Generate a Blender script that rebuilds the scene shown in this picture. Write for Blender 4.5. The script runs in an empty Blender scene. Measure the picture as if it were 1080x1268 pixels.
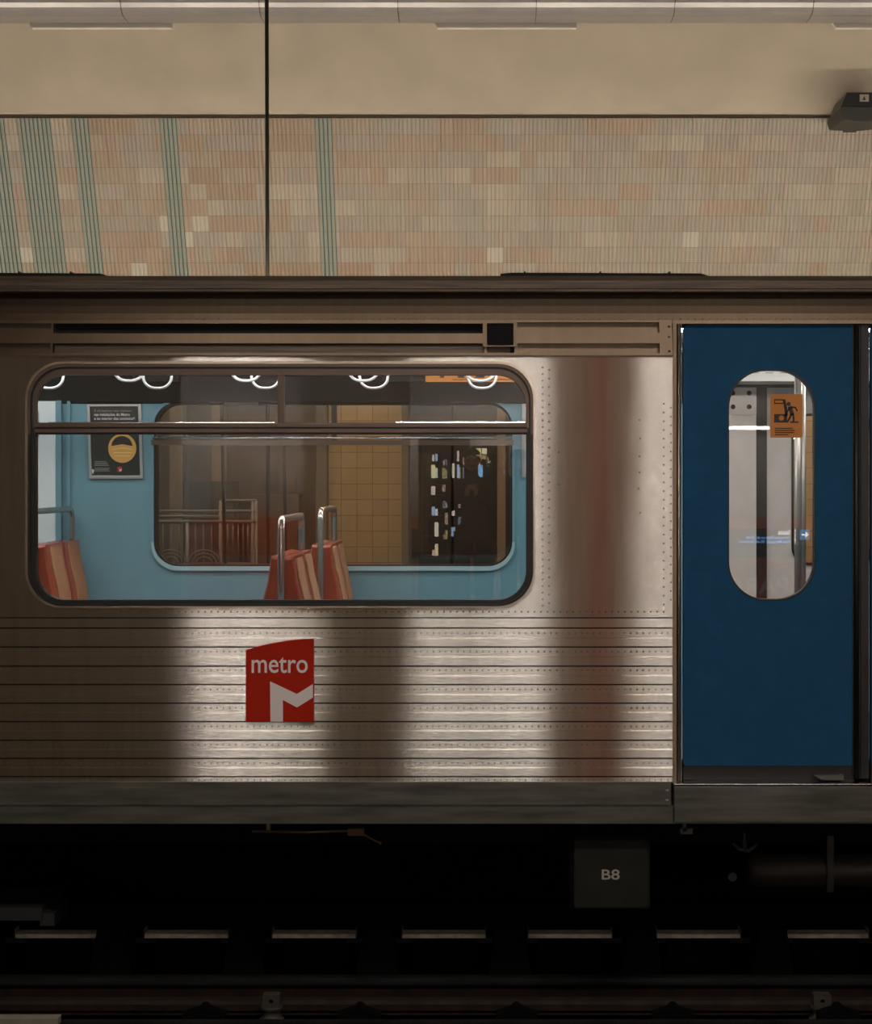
import bpy, bmesh, math, random
from mathutils import Vector, Matrix
from mathutils.geometry import tessellate_polygon
S = bpy.context.scene
COL = S.collection
PI = math.pi
random.seed(7)

# ------------------------------------------------------------------ camera, world, exposure
F = 2304.0; CX, CY = 598.0, 594.0; CZ = 1.31          # focal length in photo pixels, vanishing point, eye height
cam_d = bpy.data.cameras.new('camera'); cam = bpy.data.objects.new('camera', cam_d); COL.objects.link(cam)
cam.location = (0, 0, CZ); cam.rotation_euler = (PI/2, 0, 0)
cam_d.sensor_fit = 'VERTICAL'; cam_d.sensor_height = 36.0; cam_d.sensor_width = 36.0
cam_d.lens = 36.0*F/1268.0
cam_d.shift_x = (540-CX)/1268.0; cam_d.shift_y = (CY-634)/1268.0
cam_d.clip_start = 0.02; cam_d.clip_end = 100
S.camera = cam
S.view_settings.view_transform = 'Standard'; S.view_settings.look = 'None'
S.view_settings.exposure = 0.0; S.view_settings.gamma = 1.0; S.view_settings.use_curve_mapping = False
w = bpy.data.worlds.new('world'); S.world = w; w.use_nodes = True
w.node_tree.nodes['Background'].inputs[0].default_value = (0.9, 0.8, 0.7, 1)
w.node_tree.nodes['Background'].inputs[1].default_value = 0.004
# lamp strengths (W/m2-like emission), each used by the lamp builder that owns it
L_FAR, L_NEAR, L_WALLTUBE, L_CAR = 54.0, 26.0, 260.0, 26.0

def X(px, D): return (px-CX)*D/F
def Z(py, D): return CZ-(py-CY)*D/F

# ------------------------------------------------------------------ materials
MATS = {}
def mat(name, col, rough=0.6, metal=0.0, noise=0.0, nscale=8.0, stretch=(1,1,1), bump=0.0, bscale=60.0, bstretch=(1,1,1), emit=None, es=1.0, spec=None, coat=0.0, rvar=0.0):
    if name in MATS: return MATS[name]
    m = bpy.data.materials.new(name); m.use_nodes = True; nt = m.node_tree; N = nt.nodes; Lk = nt.links
    b = N['Principled BSDF']
    b.inputs['Base Color'].default_value = (*col, 1); b.inputs['Roughness'].default_value = rough; b.inputs['Metallic'].default_value = metal
    if spec is not None: b.inputs['Specular IOR Level'].default_value = spec
    if coat: b.inputs['Coat Weight'].default_value = coat; b.inputs['Coat Roughness'].default_value = 0.12
    geo = N.new('ShaderNodeNewGeometry')
    def noise_node(scale, st, detail=4):
        mp = N.new('ShaderNodeMapping'); mp.inputs['Scale'].default_value = st
        Lk.new(geo.outputs['Position'], mp.inputs['Vector'])
        n = N.new('ShaderNodeTexNoise'); n.inputs['Scale'].default_value = scale; n.inputs['Detail'].default_value = detail
        Lk.new(mp.outputs[0], n.inputs['Vector']); return n
    if noise:
        n = noise_node(nscale, stretch)
        r = N.new('ShaderNodeValToRGB'); r.color_ramp.elements[0].position = 0.3; r.color_ramp.elements[1].position = 0.7
        r.color_ramp.elements[0].color = (*[max(0, c*(1-noise)) for c in col], 1)
        r.color_ramp.elements[1].color = (*[min(1, c*(1+noise)) for c in col], 1)
        Lk.new(n.outputs['Fac'], r.inputs[0]); Lk.new(r.outputs[0], b.inputs['Base Color'])
    if rvar:
        n = noise_node(nscale*1.7, stretch)
        mr = N.new('ShaderNodeMapRange'); mr.inputs['To Min'].default_value = rough-rvar; mr.inputs['To Max'].default_value = rough+rvar
        Lk.new(n.outputs['Fac'], mr.inputs['Value']); Lk.new(mr.outputs[0], b.inputs['Roughness'])
    if bump:
        n = noise_node(bscale, bstretch)
        bp = N.new('ShaderNodeBump'); bp.inputs['Strength'].default_value = bump; bp.inputs['Distance'].default_value = 0.002
        Lk.new(n.outputs['Fac'], bp.inputs['Height']); Lk.new(bp.outputs[0], b.inputs['Normal'])
    if emit is not None:
        b.inputs['Emission Color'].default_value = (*emit, 1); b.inputs['Emission Strength'].default_value = es
    MATS[name] = m; return m

def steel(name, col, rough, aniso, wave=0.15, waves=2.2, dirt=0.1, stain=(0.25,0.2,0.15)):
    """brushed stainless: the brushing runs lengthwise, so highlights smear up and down"""
    m = mat(name, col, rough, 1.0); nt = m.node_tree; N = nt.nodes; Lk = nt.links; b = N['Principled BSDF']
    N.remove(b); b = N.new('ShaderNodeBsdfAnisotropic'); b.distribution = 'GGX'
    b.inputs['Roughness'].default_value = rough; b.inputs['Anisotropy'].default_value = aniso
    c = N.new('ShaderNodeCombineXYZ'); c.inputs[0].default_value = 1.0; Lk.new(c.outputs[0], b.inputs['Tangent']); Lk.new(b.outputs[0], N['Material Output'].inputs[0])
    geo = N.new('ShaderNodeNewGeometry')
    mp = N.new('ShaderNodeMapping'); mp.inputs['Scale'].default_value = (1.0, 1, 0.8); Lk.new(geo.outputs['Position'], mp.inputs['Vector'])
    n = N.new('ShaderNodeTexNoise'); n.inputs['Scale'].default_value = waves; n.inputs['Detail'].default_value = 2; Lk.new(mp.outputs[0], n.inputs['Vector'])
    bp = N.new('ShaderNodeBump'); bp.inputs['Strength'].default_value = wave; bp.inputs['Distance'].default_value = 0.02
    Lk.new(n.outputs['Fac'], bp.inputs['Height'])
    mp2 = N.new('ShaderNodeMapping'); mp2.inputs['Scale'].default_value = (0.5, 1, 60); Lk.new(geo.outputs['Position'], mp2.inputs['Vector'])
    n2 = N.new('ShaderNodeTexNoise'); n2.inputs['Scale'].default_value = 4.0; n2.inputs['Detail'].default_value = 5; Lk.new(mp2.outputs[0], n2.inputs['Vector'])
    bp2 = N.new('ShaderNodeBump'); bp2.inputs['Strength'].default_value = 0.04; bp2.inputs['Distance'].default_value = 0.002
    Lk.new(n2.outputs['Fac'], bp2.inputs['Height']); Lk.new(bp.outputs[0], bp2.inputs['Normal']); Lk.new(bp2.outputs[0], b.inputs['Normal'])
    # streaky grime
    mp3 = N.new('ShaderNodeMapping'); mp3.inputs['Scale'].default_value = (14, 1, 1.2); Lk.new(geo.outputs['Position'], mp3.inputs['Vector'])
    n3 = N.new('ShaderNodeTexNoise'); n3.inputs['Scale'].default_value = 2.0; n3.inputs['Detail'].default_value = 6; Lk.new(mp3.outputs[0], n3.inputs['Vector'])
    r = N.new('ShaderNodeMapRange'); r.inputs['From Min'].default_value = 0.45; r.inputs['From Max'].default_value = 0.8; r.inputs['To Max'].default_value = dirt*3
    Lk.new(n3.outputs['Fac'], r.inputs['Value'])
    mx = N.new('ShaderNodeMix'); mx.data_type = 'RGBA'; mx.inputs[6].default_value = (*col, 1); mx.inputs[7].default_value = (*stain, 1)
    Lk.new(r.outputs[0], mx.inputs[0]); Lk.new(mx.outputs[2], b.inputs['Color'])
    return m

def glass_mat(name, tint, ior):
    m = bpy.data.materials.new(name); m.use_nodes = True; nt = m.node_tree; N = nt.nodes; N.clear()
    o = N.new('ShaderNodeOutputMaterial'); mx = N.new('ShaderNodeMixShader'); t = N.new('ShaderNodeBsdfTransparent'); g = N.new('ShaderNodeBsdfGlossy'); f = N.new('ShaderNodeFresnel')
    t.inputs[0].default_value = (*tint, 1); g.inputs[0].default_value = (1,1,1,1); g.inputs['Roughness'].default_value = 0.0; f.inputs[0].default_value = ior
    nt.links.new(f.outputs[0], mx.inputs[0]); nt.links.new(t.outputs[0], mx.inputs[1]); nt.links.new(g.outputs[0], mx.inputs[2]); nt.links.new(mx.outputs[0], o.inputs[0])
    MATS[name] = m; return m

M_STEEL = steel('brushed_steel', (0.60, 0.565, 0.525), 0.20, 0.88, wave=0.05)
M_RIB   = steel('ribbed_steel', (0.68, 0.645, 0.60), 0.215, 0.875, wave=0.05)
M_CANT  = steel('dull_roof_steel', (0.215, 0.160, 0.112), 0.42, 0.45, wave=0.1, dirt=0.2)
M_SPOT = mat('weld_spot_dark', (0.20, 0.16, 0.12), 0.5, 0.8)  # weld spots browner and darker than the panel
M_GROOVE_SHADE = mat('groove_shade', (0.02, 0.016, 0.012), 0.9, spec=.1)
M_SILL  = mat('worn_sill_metal', (0.12, 0.118, 0.098), 0.45, 0.5, noise=0.4, nscale=3, stretch=(1,1,9), rvar=0.1)
M_GUTTER = mat('brown_gutter_metal', (0.10, 0.075, 0.055), 0.45, 0.5, noise=0.4, nscale=5, stretch=(0.6,1,20))
M_BRONZE = mat('bronze_window_trim', (0.13, 0.092, 0.072), 0.38, 0.6)
M_LIP   = mat('polished_trim_lip', (0.35, 0.30, 0.24), 0.25, 1.0)
M_RUBBER = mat('black_rubber', (0.006, 0.006, 0.006), 0.45)
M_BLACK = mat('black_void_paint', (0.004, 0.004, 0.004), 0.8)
M_CHROME = mat('polished_chrome', (0.75, 0.73, 0.70), 0.14, 1.0)
M_WHITEPL = mat('white_plastic', (0.8, 0.8, 0.8), 0.25, emit=None)
M_DOORBLUE = mat('deep_blue_door_paint', (0.013, 0.082, 0.180), 0.55, 0.0, noise=0.10, nscale=14, spec=0.08)
M_BLUEIN = mat('pale_blue_lining', (0.155, 0.33, 0.40), 0.5, noise=0.04)
M_BLUELIP = mat('light_blue_ledge', (0.36, 0.55, 0.60), 0.4)
M_PANELPALE = mat('pale_partition', (0.80, 0.88, 0.88), 0.45)
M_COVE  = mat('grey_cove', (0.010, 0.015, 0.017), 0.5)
M_REDSEAT = mat('red_seat_shell', (0.27, 0.034, 0.008), 0.3, coat=0.2)
M_PAD   = mat('tan_cork_pad', (0.36, 0.17, 0.085), 0.85, noise=0.35, nscale=160, bump=0.3, bscale=500)
M_TILEGREY = mat('vestibule_steel', (0.74, 0.67, 0.61), 0.4, 0.2, noise=0.06)
M_HEADER = mat('pale_header', (0.55, 0.53, 0.50), 0.4)
M_REDLOGO = mat('red_enamel', (0.46, 0.018, 0.003), 0.5, spec=.15)
M_LOGOWHITE = mat('white_enamel', (0.85, 0.80, 0.77), 0.5)
M_PAINT = mat('beige_plaster', (0.455, 0.40, 0.31), 0.85, noise=0.07, nscale=2.5, bump=0.4, bscale=25)
M_DUCT  = mat('pale_duct_enamel', (0.36, 0.345, 0.335), 0.3, 0.25, noise=0.05)
M_FIT   = mat('pale_mounting_tray', (0.85, 0.82, 0.74), 0.5)
M_POLE  = mat('dark_steel_pole', (0.03, 0.03, 0.028), 0.4, 0.5)
M_SPK   = mat('dark_grey_speaker', (0.030, 0.032, 0.028), 0.5)
M_CONC  = mat('dark_concrete', (0.016, 0.015, 0.014), 0.9, spec=.15, noise=0.4, nscale=6)
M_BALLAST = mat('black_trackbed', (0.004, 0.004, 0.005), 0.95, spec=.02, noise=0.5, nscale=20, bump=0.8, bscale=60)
M_RAIL  = mat('worn_rail_head', (0.06, 0.063, 0.06), 0.35, 0.7, noise=0.3, nscale=4, stretch=(1,1,6))
M_RUST  = mat('rusty_rail', (0.024, 0.013, 0.008), 0.8, 0.2, noise=0.5, nscale=12)
M_TIE   = mat('pale_tie_plate', (0.85, 0.76, 0.62), 0.6, noise=0.25, nscale=20)
M_UNDER = mat('near_black_metal', (0.003, 0.003, 0.004), 0.8, spec=.1)  # near-black; the shade under the carriage is put into this colour
M_BOX   = mat('charcoal_box_paint', (0.024, 0.024, 0.021), 0.7, noise=0.15, spec=.1)
M_LETTER = mat('dull_white_letter', (0.45, 0.42, 0.36), 0.6)
M_CEILD = mat('dark_ceiling', (0.26, 0.205, 0.155), 0.9)
M_PLAT  = mat('platform_terrazzo', (0.20, 0.17, 0.15), 0.45, noise=0.15, nscale=30)
M_BOARDF = mat('brown_wall_board', (0.085, 0.060, 0.033), 0.6, noise=0.2, nscale=1.5)
M_DARKB = mat('dark_wall_panel', (0.028, 0.025, 0.020), 0.5)
M_RAILING = mat('grey_railing_paint', (0.15, 0.13, 0.115), 0.5, 0.3)
M_POSTER = mat('black_poster_print', (0.014, 0.014, 0.014), 0.35)
M_ORANGE = mat('orange_print', (0.80, 0.42, 0.10), 0.5)
M_ORLINE = mat('pale_orange_print', (0.95, 0.68, 0.28), 0.5)
M_TEXT  = mat('white_print', (0.75, 0.75, 0.72), 0.5)
M_GREYT = mat('grey_print', (0.22, 0.22, 0.21), 0.5)
M_STICK = mat('orange_sticker', (0.62, 0.22, 0.025), 0.5)
M_STICKD = mat('dark_sticker_print', (0.02, 0.015, 0.012), 0.5)
M_ALU   = mat('brushed_alu_frame', (0.50, 0.46, 0.42), 0.35, 0.9)
M_WALLN = mat('grey_white_wall', (0.44, 0.41, 0.375), 0.6, noise=0.05)
M_DADO  = mat('red_marble_dado', (0.78, 0.19, 0.10), 0.3, noise=0.2, nscale=6)
M_ADDED_PILLAR = mat('tan_added_pillar', (0.90, 0.68, 0.54), 0.5)
M_ADDED_KIOSK = mat('olive_added_kiosk', (0.46, 0.40, 0.29), .5)
M_ADDED_PILLARD = mat('greyish_added_pillar', (0.66, 0.54, 0.42), 0.5)
M_REDP  = mat('red_streak_paint', (0.95, 0.15, 0.09), 0.4)
M_SIGNB = mat('black_sign_band', (0.02, 0.022, 0.02), 0.35)
M_GLASS = glass_mat('window_glass', (0.94, 0.91, 0.88), 1.55)
M_GLASSF = glass_mat('far_window_glass', (0.92, 0.88, 0.83), 1.45)

# ------------------------------------------------------------------ geometry helpers
class MB:
    def __init__(s): s.v = []; s.f = []; s.sm = []; s.mi = []; s.cur = 0
    def add(s, vs, fs, smooth=False):
        o = len(s.v); s.v += [tuple(v) for v in vs]
        for f in fs: s.f.append(tuple(i+o for i in f)); s.sm.append(smooth); s.mi.append(s.cur)
        return s
    def box(s, x0, x1, y0, y1, z0, z1):
        x0, x1 = sorted((x0, x1)); y0, y1 = sorted((y0, y1)); z0, z1 = sorted((z0, z1))
        vs = [(x,y,z) for x in (x0,x1) for y in (y0,y1) for z in (z0,z1)]
        return s.add(vs, [(0,1,3,2),(4,6,7,5),(0,4,5,1),(2,3,7,6),(0,2,6,4),(1,5,7,3)])
    def cbox(s, x0, x1, y0, y1, z0, z1, c):
        """box with chamfered front/back outline corners (an octagon in XZ)"""
        x0, x1 = sorted((x0, x1)); z0, z1 = sorted((z0, z1))
        return s.plate(rrect(x0, x1, z0, z1, c, 3), [], y0, y1)
    def tube(s, pts, r, n=10, closed=False, cap=True):
        pts = [Vector(p) for p in pts]; m = len(pts); rings = []
        up = None
        for i, p in enumerate(pts):
            a = pts[(i-1) % m] if (closed or i > 0) else p
            b = pts[(i+1) % m] if (closed or i < m-1) else p
            t = (b-a).normalized()
            if up is None:
                up = Vector((0,0,1)) if abs(t.z) < 0.9 else Vector((0,1,0))
            sx = t.cross(up)
            if sx.length < 1e-4: up = Vector((1,0,0)); sx = t.cross(up)
            sx.normalize(); up = sx.cross(t).normalized()
            rr = r[i] if isinstance(r, (list, tuple)) else r
            rings.append([p+(sx*math.cos(k*2*PI/n)+up*math.sin(k*2*PI/n))*rr for k in range(n)])
        vs = [v for g in rings for v in g]; fs = []
        for i in range(m if closed else m-1):
            j = (i+1) % m
            for k in range(n):
                l = (k+1) % n; fs.append((i*n+k, i*n+l, j*n+l, j*n+k))
        s.add(vs, fs, True)
        if cap and not closed:
            s.add(rings[0], [tuple(range(n))[::-1]]); s.add(rings[-1], [tuple(range(n))])
        return s
    def plate(s, outer, holes, y0, y1):
        """XZ outline with holes, y0 front .. y1 back"""
        loops = [outer]+list(holes)
        tris = tessellate_polygon([[Vector((x, z, 0)) for x, z in lp] for lp in loops])
        flat = [p for lp in loops for p in lp]; n = len(flat)
        fr = []
        for t in tris:
            a, b, c = [Vector(flat[i]) for i in t]
            ar = (b.x-a.x)*(c.y-a.y)-(b.y-a.y)*(c.x-a.x)
            if abs(ar) < 1e-12: continue
            fr.append(tuple(t) if ar > 0 else (t[0], t[2], t[1]))     # ccw in XZ faces -Y
        vs = [(x, y0, z) for x, z in flat]+[(x, y1, z) for x, z in flat]
        fs = fr+[tuple(i+n for i in f[::-1]) for f in fr]
        o = 0
        for li, lp in enumerate(loops):
            m = len(lp)
            area = sum(lp[i][0]*lp[(i+1) % m][1]-lp[(i+1) % m][0]*lp[i][1] for i in range(m))
            out = (area > 0) == (li == 0)
            for i in range(m):
                a, b = o+i, o+(i+1) % m
                fs.append((a, a+n, b+n, b) if out else (a, b, b+n, a+n))
            o += m
        return s.add(vs, fs)
    def profile_x(s, prof, x0, x1, closed=True, n=1):
        """prof = list of (y,z), swept along X"""
        m = len(prof); vs = []
        for k in range(n+1):
            x = x0+(x1-x0)*k/n; vs += [(x, y, z) for y, z in prof]
        fs = []
        for k in range(n):
            for i in range(m if closed else m-1):
                j = (i+1) % m; fs.append((k*m+i, k*m+j, (k+1)*m+j, (k+1)*m+i))
        if closed: fs += [tuple(range(m))[::-1], tuple(n*m+i for i in range(m))]
        return s.add(vs, fs)
    def dome(s, c, r, h, axis=-1, n=6):
        x, y, z = c
        vs = [(x+r*math.cos(k*2*PI/n), y, z+r*math.sin(k*2*PI/n)) for k in range(n)]
        vs += [(x+.6*r*math.cos(k*2*PI/n), y+axis*h*.8, z+.6*r*math.sin(k*2*PI/n)) for k in range(n)]
        vs.append((x, y+axis*h, z))
        fs = [(k, (k+1) % n, n+(k+1) % n, n+k) for k in range(n)]+[(n+k, n+(k+1) % n, 2*n) for k in range(n)]
        return s.add(vs, fs, True)
    def ball(s, c, r, sx=1, sy=1, sz=1, n=14, m=9):
        vs = []; fs = []
        for i in range(m+1):
            t = PI*i/m
            for k in range(n):
                a = 2*PI*k/n; vs.append((c[0]+r*sx*math.sin(t)*math.cos(a), c[1]+r*sy*math.sin(t)*math.sin(a), c[2]+r*sz*math.cos(t)))
        for i in range(m):
            for k in range(n):
                l = (k+1) % n; fs.append((i*n+k, i*n+l, (i+1)*n+l, (i+1)*n+k))
        return s.add(vs, fs, True)
    def build(s, name, m, parent=None, bevel=0.0, fix=True, label=None, m2=None):
        org = Vector((0,0,0)); p = parent
        while p is not None: org += p.location; p = p.parent
        me = bpy.data.meshes.new(name); me.from_pydata([(v[0]-org.x, v[1]-org.y, v[2]-org.z) for v in s.v], [], s.f)
        me.polygons.foreach_set('use_smooth', s.sm)
        me.materials.append(m); me.update()
        if m2 is not None: me.materials.append(m2); me.polygons.foreach_set('material_index', s.mi)
        if fix:
            b = bmesh.new(); b.from_mesh(me); bmesh.ops.remove_doubles(b, verts=b.verts, dist=1e-6); bmesh.ops.recalc_face_normals(b, faces=b.faces); b.to_mesh(me); b.free()
        o = bpy.data.objects.new(name, me); COL.objects.link(o)
        if parent is not None: o.parent = parent
        if bevel:
            bv = o.modifiers.new('bevel', 'BEVEL'); bv.width = bevel; bv.segments = 2; bv.limit_method = 'ANGLE'; bv.angle_limit = 0.7
        if label: o['label'] = label
        return o

def rrect(x0, x1, z0, z1, r, n=8):
    """rounded rectangle, ccw; r may be a number or (bl, br, tr, tl)"""
    x0, x1 = sorted((x0, x1)); z0, z1 = sorted((z0, z1))
    rr = r if isinstance(r, tuple) else (r, r, r, r)
    out = []
    for (cx, cz, a0, q) in ((x0+rr[0], z0+rr[0], PI, rr[0]), (x1-rr[1], z0+rr[1], 1.5*PI, rr[1]), (x1-rr[2], z1-rr[2], 0, rr[2]), (x0+rr[3], z1-rr[3], .5*PI, rr[3])):
        if q <= 0: out.append((cx, cz)); continue
        for k in range(n+1):
            a = a0+.5*PI*k/n; out.append((cx+q*math.cos(a), cz+q*math.sin(a)))
    return out
def rpx(a, b, c, d, r, D, n=8):        # rounded rect from photo extents at distance D
    q = tuple(k*D/F for k in r) if isinstance(r, tuple) else r*D/F
    return rrect(X(a, D), X(b, D), Z(d, D), Z(c, D), q, n)

def empty(name, loc, label=None, cat=None, group=None):
    o = bpy.data.objects.new(name, None); COL.objects.link(o); o.location = loc; o.empty_display_size = 0.1
    if label: tag(o, label, cat, group)
    return o
def tag(o, label=None, cat=None, group=None, kind=None):
    if label: o['label'] = label
    if cat: o['category'] = cat
    if group: o['group'] = group
    if kind: o['kind'] = kind
    return o
def struct(o): o['kind'] = 'structure'; return o
def copy_tree(o, parent=None):
    c = o.copy(); COL.objects.link(c); c.parent = parent
    for ch in [q for q in COL.objects if q.parent == o and q is not c]: copy_tree(ch, c)
    return c

def text(name, s, m, x0, x1, z0, z1, y, parent, facing=-1, bold=0.0, depth=0.001, label=None, fit=True):
    """lettering filling the box x0..x1, z0..z1; facing -1 looks towards the camera, +1 away from it"""
    cu = bpy.data.curves.new(name, 'FONT'); cu.body = s; cu.extrude = 0.01; cu.offset = bold; cu.resolution_u = 3
    t = bpy.data.objects.new(name, cu); COL.objects.link(t)
    dg = bpy.context.evaluated_depsgraph_get(); me = bpy.data.meshes.new_from_object(t.evaluated_get(dg))
    bpy.data.objects.remove(t)
    xs = [v.co.x for v in me.vertices]; ys = [v.co.y for v in me.vertices]
    a, b, c, d = min(xs), max(xs), min(ys), max(ys)
    sx = (x1-x0)/(b-a); sz = (z1-z0)/(d-c)
    mb = MB()
    vs = []
    for v in me.vertices:
        u = (v.co.x-a)*sx; h = (v.co.y-c)*sz; q = (v.co.z/0.02+.5)*depth
        vs.append((x0+u, y-q, z0+h) if facing < 0 else (x1-u, y+q, z0+h))
    mb.add(vs, [tuple(p.vertices) for p in me.polygons])
    return mb.build(name, m, parent, label=label)

# ================================================================== STRUCTURE: the far side
# far tiled wall: a leaning fluted band above, upright square tiles below
def far_wall():
    zt, dt = Z(146, 14.4), 14.4; zb, db = Z(338, 15.0), 15.0
    tile = 0.1302; rib = tile/4
    x0, x1 = -3.2*1.9, 3.0*1.9
    i0, i1 = int(x0/rib)-1, int(x1/rib)+1
    rows = 10
    cols = {}
    rnd = random.Random(3)
    blue_px = [(-60, -45), (-26, 3), (22, 58.5), (90, 108.5), (198, 216), (391, 410.5)]
    blue = set()
    for i in range(i0, i1):
        px = CX+(i+.5)*rib*F/14.43
        for a, b in blue_px:
            if a-2 <= px <= b+2: blue.add(i)
    base = [(0.345,0.285,0.222), (0.325,0.287,0.235), (0.375,0.33,0.265), (0.345,0.272,0.205), (0.34,0.308,0.252), (0.325,0.25,0.182)]
    verts = []; faces = []; fcol = []
    h = math.hypot(db-dt, zt-zb)
    nx = Vector((0, -(zt-zb)/h, -(db-dt)/h))      # outward normal of the leaning plane
    def pt(x, t, dep):
        return (x, dt+(db-dt)*t+nx.y*dep, zt+(zb-zt)*t+nx.z*dep)
    prof = [(0.0, 0.0), (0.14, 0.006), (0.36, 0.0095), (0.64, 0.0095), (0.86, 0.006), (1.0, 0.0)]
    run = {}
    for r in range(0, rows+1):
        t0, t1 = r/rows*1.035, (r+1)/rows*1.035
        prev = None; left = 0
        for i in range(i0, i1):
            if (i-i0) % 4 == 0:
                if left <= 0:
                    prev = base[rnd.choice([0,0,1,1,2,3,3,4,5]) if i*rib < -.5 else rnd.choice([0,1,1,2,4,4,4,3])]; left = rnd.randint(1, 4)
                left -= 1
                k = rnd.uniform(.95, 1.05); cc = tuple(c*k for c in prev)
                if rnd.random() < .012: cc = (0.45, 0.42, 0.35)
            isb = i in blue
            cr = tuple(c*rnd.uniform(.97, 1.03) for c in cc)
            warm = rnd.random() < .25
            for k in range(5):
                a, b = prof[k], prof[k+1]
                for (u0, u1, dd, jt) in ((t0, t1-.0022, 0, 0), (t1-.0022, t1+.0004, -0.003, 1)):
                    o = len(verts)
                    verts += [pt((i+a[0])*rib, u0, a[1]+dd), pt((i+b[0])*rib, u0, b[1]+dd), pt((i+b[0])*rib, u1, b[1]+dd), pt((i+a[0])*rib, u1, a[1]+dd)]
                    faces.append((o, o+3, o+2, o+1))
                    if jt: c = (0.24, 0.165, 0.115)
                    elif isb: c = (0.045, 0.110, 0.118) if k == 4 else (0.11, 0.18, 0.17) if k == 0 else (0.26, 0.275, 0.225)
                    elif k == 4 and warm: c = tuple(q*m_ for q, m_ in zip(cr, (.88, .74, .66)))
                    else: c = cr
                    fcol.append(c)
    me = bpy.data.meshes.new('wall_far'); me.from_pydata(verts, [], faces); me.update()
    ca = me.color_attributes.new('tile_colour', 'FLOAT_COLOR', 'CORNER')
    dat = []
    for p, c in zip(me.polygons, fcol):
        for _ in p.loop_indices: dat += [*c, 1]
    ca.data.foreach_set('color', dat)
    m = mat('fluted_tile', (.4,.3,.2), 0.5, bump=0.15, bscale=30); nt = m.node_tree
    at = nt.nodes.new('ShaderNodeAttribute'); at.attribute_name = 'tile_colour'; nt.links.new(at.outputs['Color'], nt.nodes['Principled BSDF'].inputs['Base Color'])
    me.materials.append(m)
    o = bpy.data.objects.new('wall_far', me); COL.objects.link(o); struct(o)
    # thickness behind + small dark ledge at top edge
    MBk = MB(); MBk.profile_x([(dt+.03, zt), (db+.06, zb-.07), (db+.25, zb-.07), (dt+.22, zt)], x0, x1)
    struct(MBk.build('wall_far_core', M_CONC))
    MBk = MB(); MBk.profile_x([(dt-.028, zt+.014), (dt-.028, zt+.001), (dt+.06, zt+.001), (dt+.06, zt+.014)], x0, x1)
    struct(MBk.build('trim_1', mat('dark_joint', (.05,.035,.02), .8)))
    # upright tiled wall below
    z1 = zb-.10; y = 15.08
    m2 = mat('square_beige_tile', (.50,.38,.20), 0.4); nt = m2.node_tree; N = nt.nodes
    g = N.new('ShaderNodeNewGeometry'); mp = N.new('ShaderNodeMapping'); mp.inputs['Rotation'].default_value = (PI/2, 0, 0); nt.links.new(g.outputs['Position'], mp.inputs[0])
    br = N.new('ShaderNodeTexBrick'); br.offset = 0; br.inputs['Scale'].default_value = 1.0; br.inputs['Brick Width'].default_value = .1276; br.inputs['Row Height'].default_value = .1276
    br.inputs['Mortar Size'].default_value = .0025; br.inputs['Color1'].default_value = (.56,.42,.215,1); br.inputs['Color2'].default_value = (.50,.37,.18,1); br.inputs['Mortar'].default_value = (.26,.10,.05,1)
    nt.links.new(mp.outputs[0], br.inputs['Vector']); nt.links.new(br.outputs['Color'], N['Principled BSDF'].inputs['Base Color'])
    b = MB(); b.box(x0, x1, y, y+.15, 0, z1); struct(b.build('wall_back_far', m2))
far_wall()
XL, XR = -6.2, 5.8
# plaster band over the tiles
b = MB(); zt = Z(146, 14.4); b.profile_x([(14.40, zt+.012), (13.55, Z(14, 13.55)+.3), (13.75, Z(14, 13.55)+.35), (14.6, zt+.012)], XL, XR); struct(b.build('wall_vault_far', M_PAINT))
# dark ceiling over everything
b = MB(); b.box(XL, XR, -6, 14.0, 5.45, 5.6); struct(b.build('ceiling', M_CEILD))
b = MB(); b.box(XL, XR, 10.95, 15.2, -.25, 0); struct(b.build('floor_far_platform', M_PLAT))
b = MB(); b.box(XL, XR, 10.95, 11.1, -1.5, -.25); struct(b.build('wall_pit_far', M_BALLAST))
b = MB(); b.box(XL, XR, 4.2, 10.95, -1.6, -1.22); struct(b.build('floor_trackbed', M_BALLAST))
b = MB(); b.box(XL, XR, -4.1, 4.2, -.25, 0); b.box(XL, XR, 3.95, 4.15, -1.5, -.25); struct(b.build('floor_near_platform', M_PLAT))
b = MB(); b.box(XL, XR, -4.2, -4.0, 0.9, 3.3); struct(b.build('wall_near', M_WALLN))
b = MB(); b.box(XL, XR, -4.2, -3.985, 0, 0.9); struct(b.build('wall_near_dado', M_DADO))
b = MB(); b.box(XL, XR, -4.2, -4.0, 3.3, 5.45); struct(b.build('wall_near_upper', M_CEILD))
b = MB(); b.box(XL-.1, XL, -4, 15, -1.5, 5.5); struct(b.build('wall_left', M_CEILD))
b = MB(); b.box(XR, XR+.1, -4, 15, -1.5, 5.5); struct(b.build('wall_right', M_CEILD))

# ================================================================== THE CARRIAGE
T = empty('metro_carriage', (0, 9.4, -1.0), 'stainless steel metro carriage with ribbed lower side and blue sliding door', 'train')
D0 = 8.0
TL, TR = X(-420, 8), X(1620, 8)
WIN = rpx(34, 661, 450, 751, 44, D0, 10)
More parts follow.
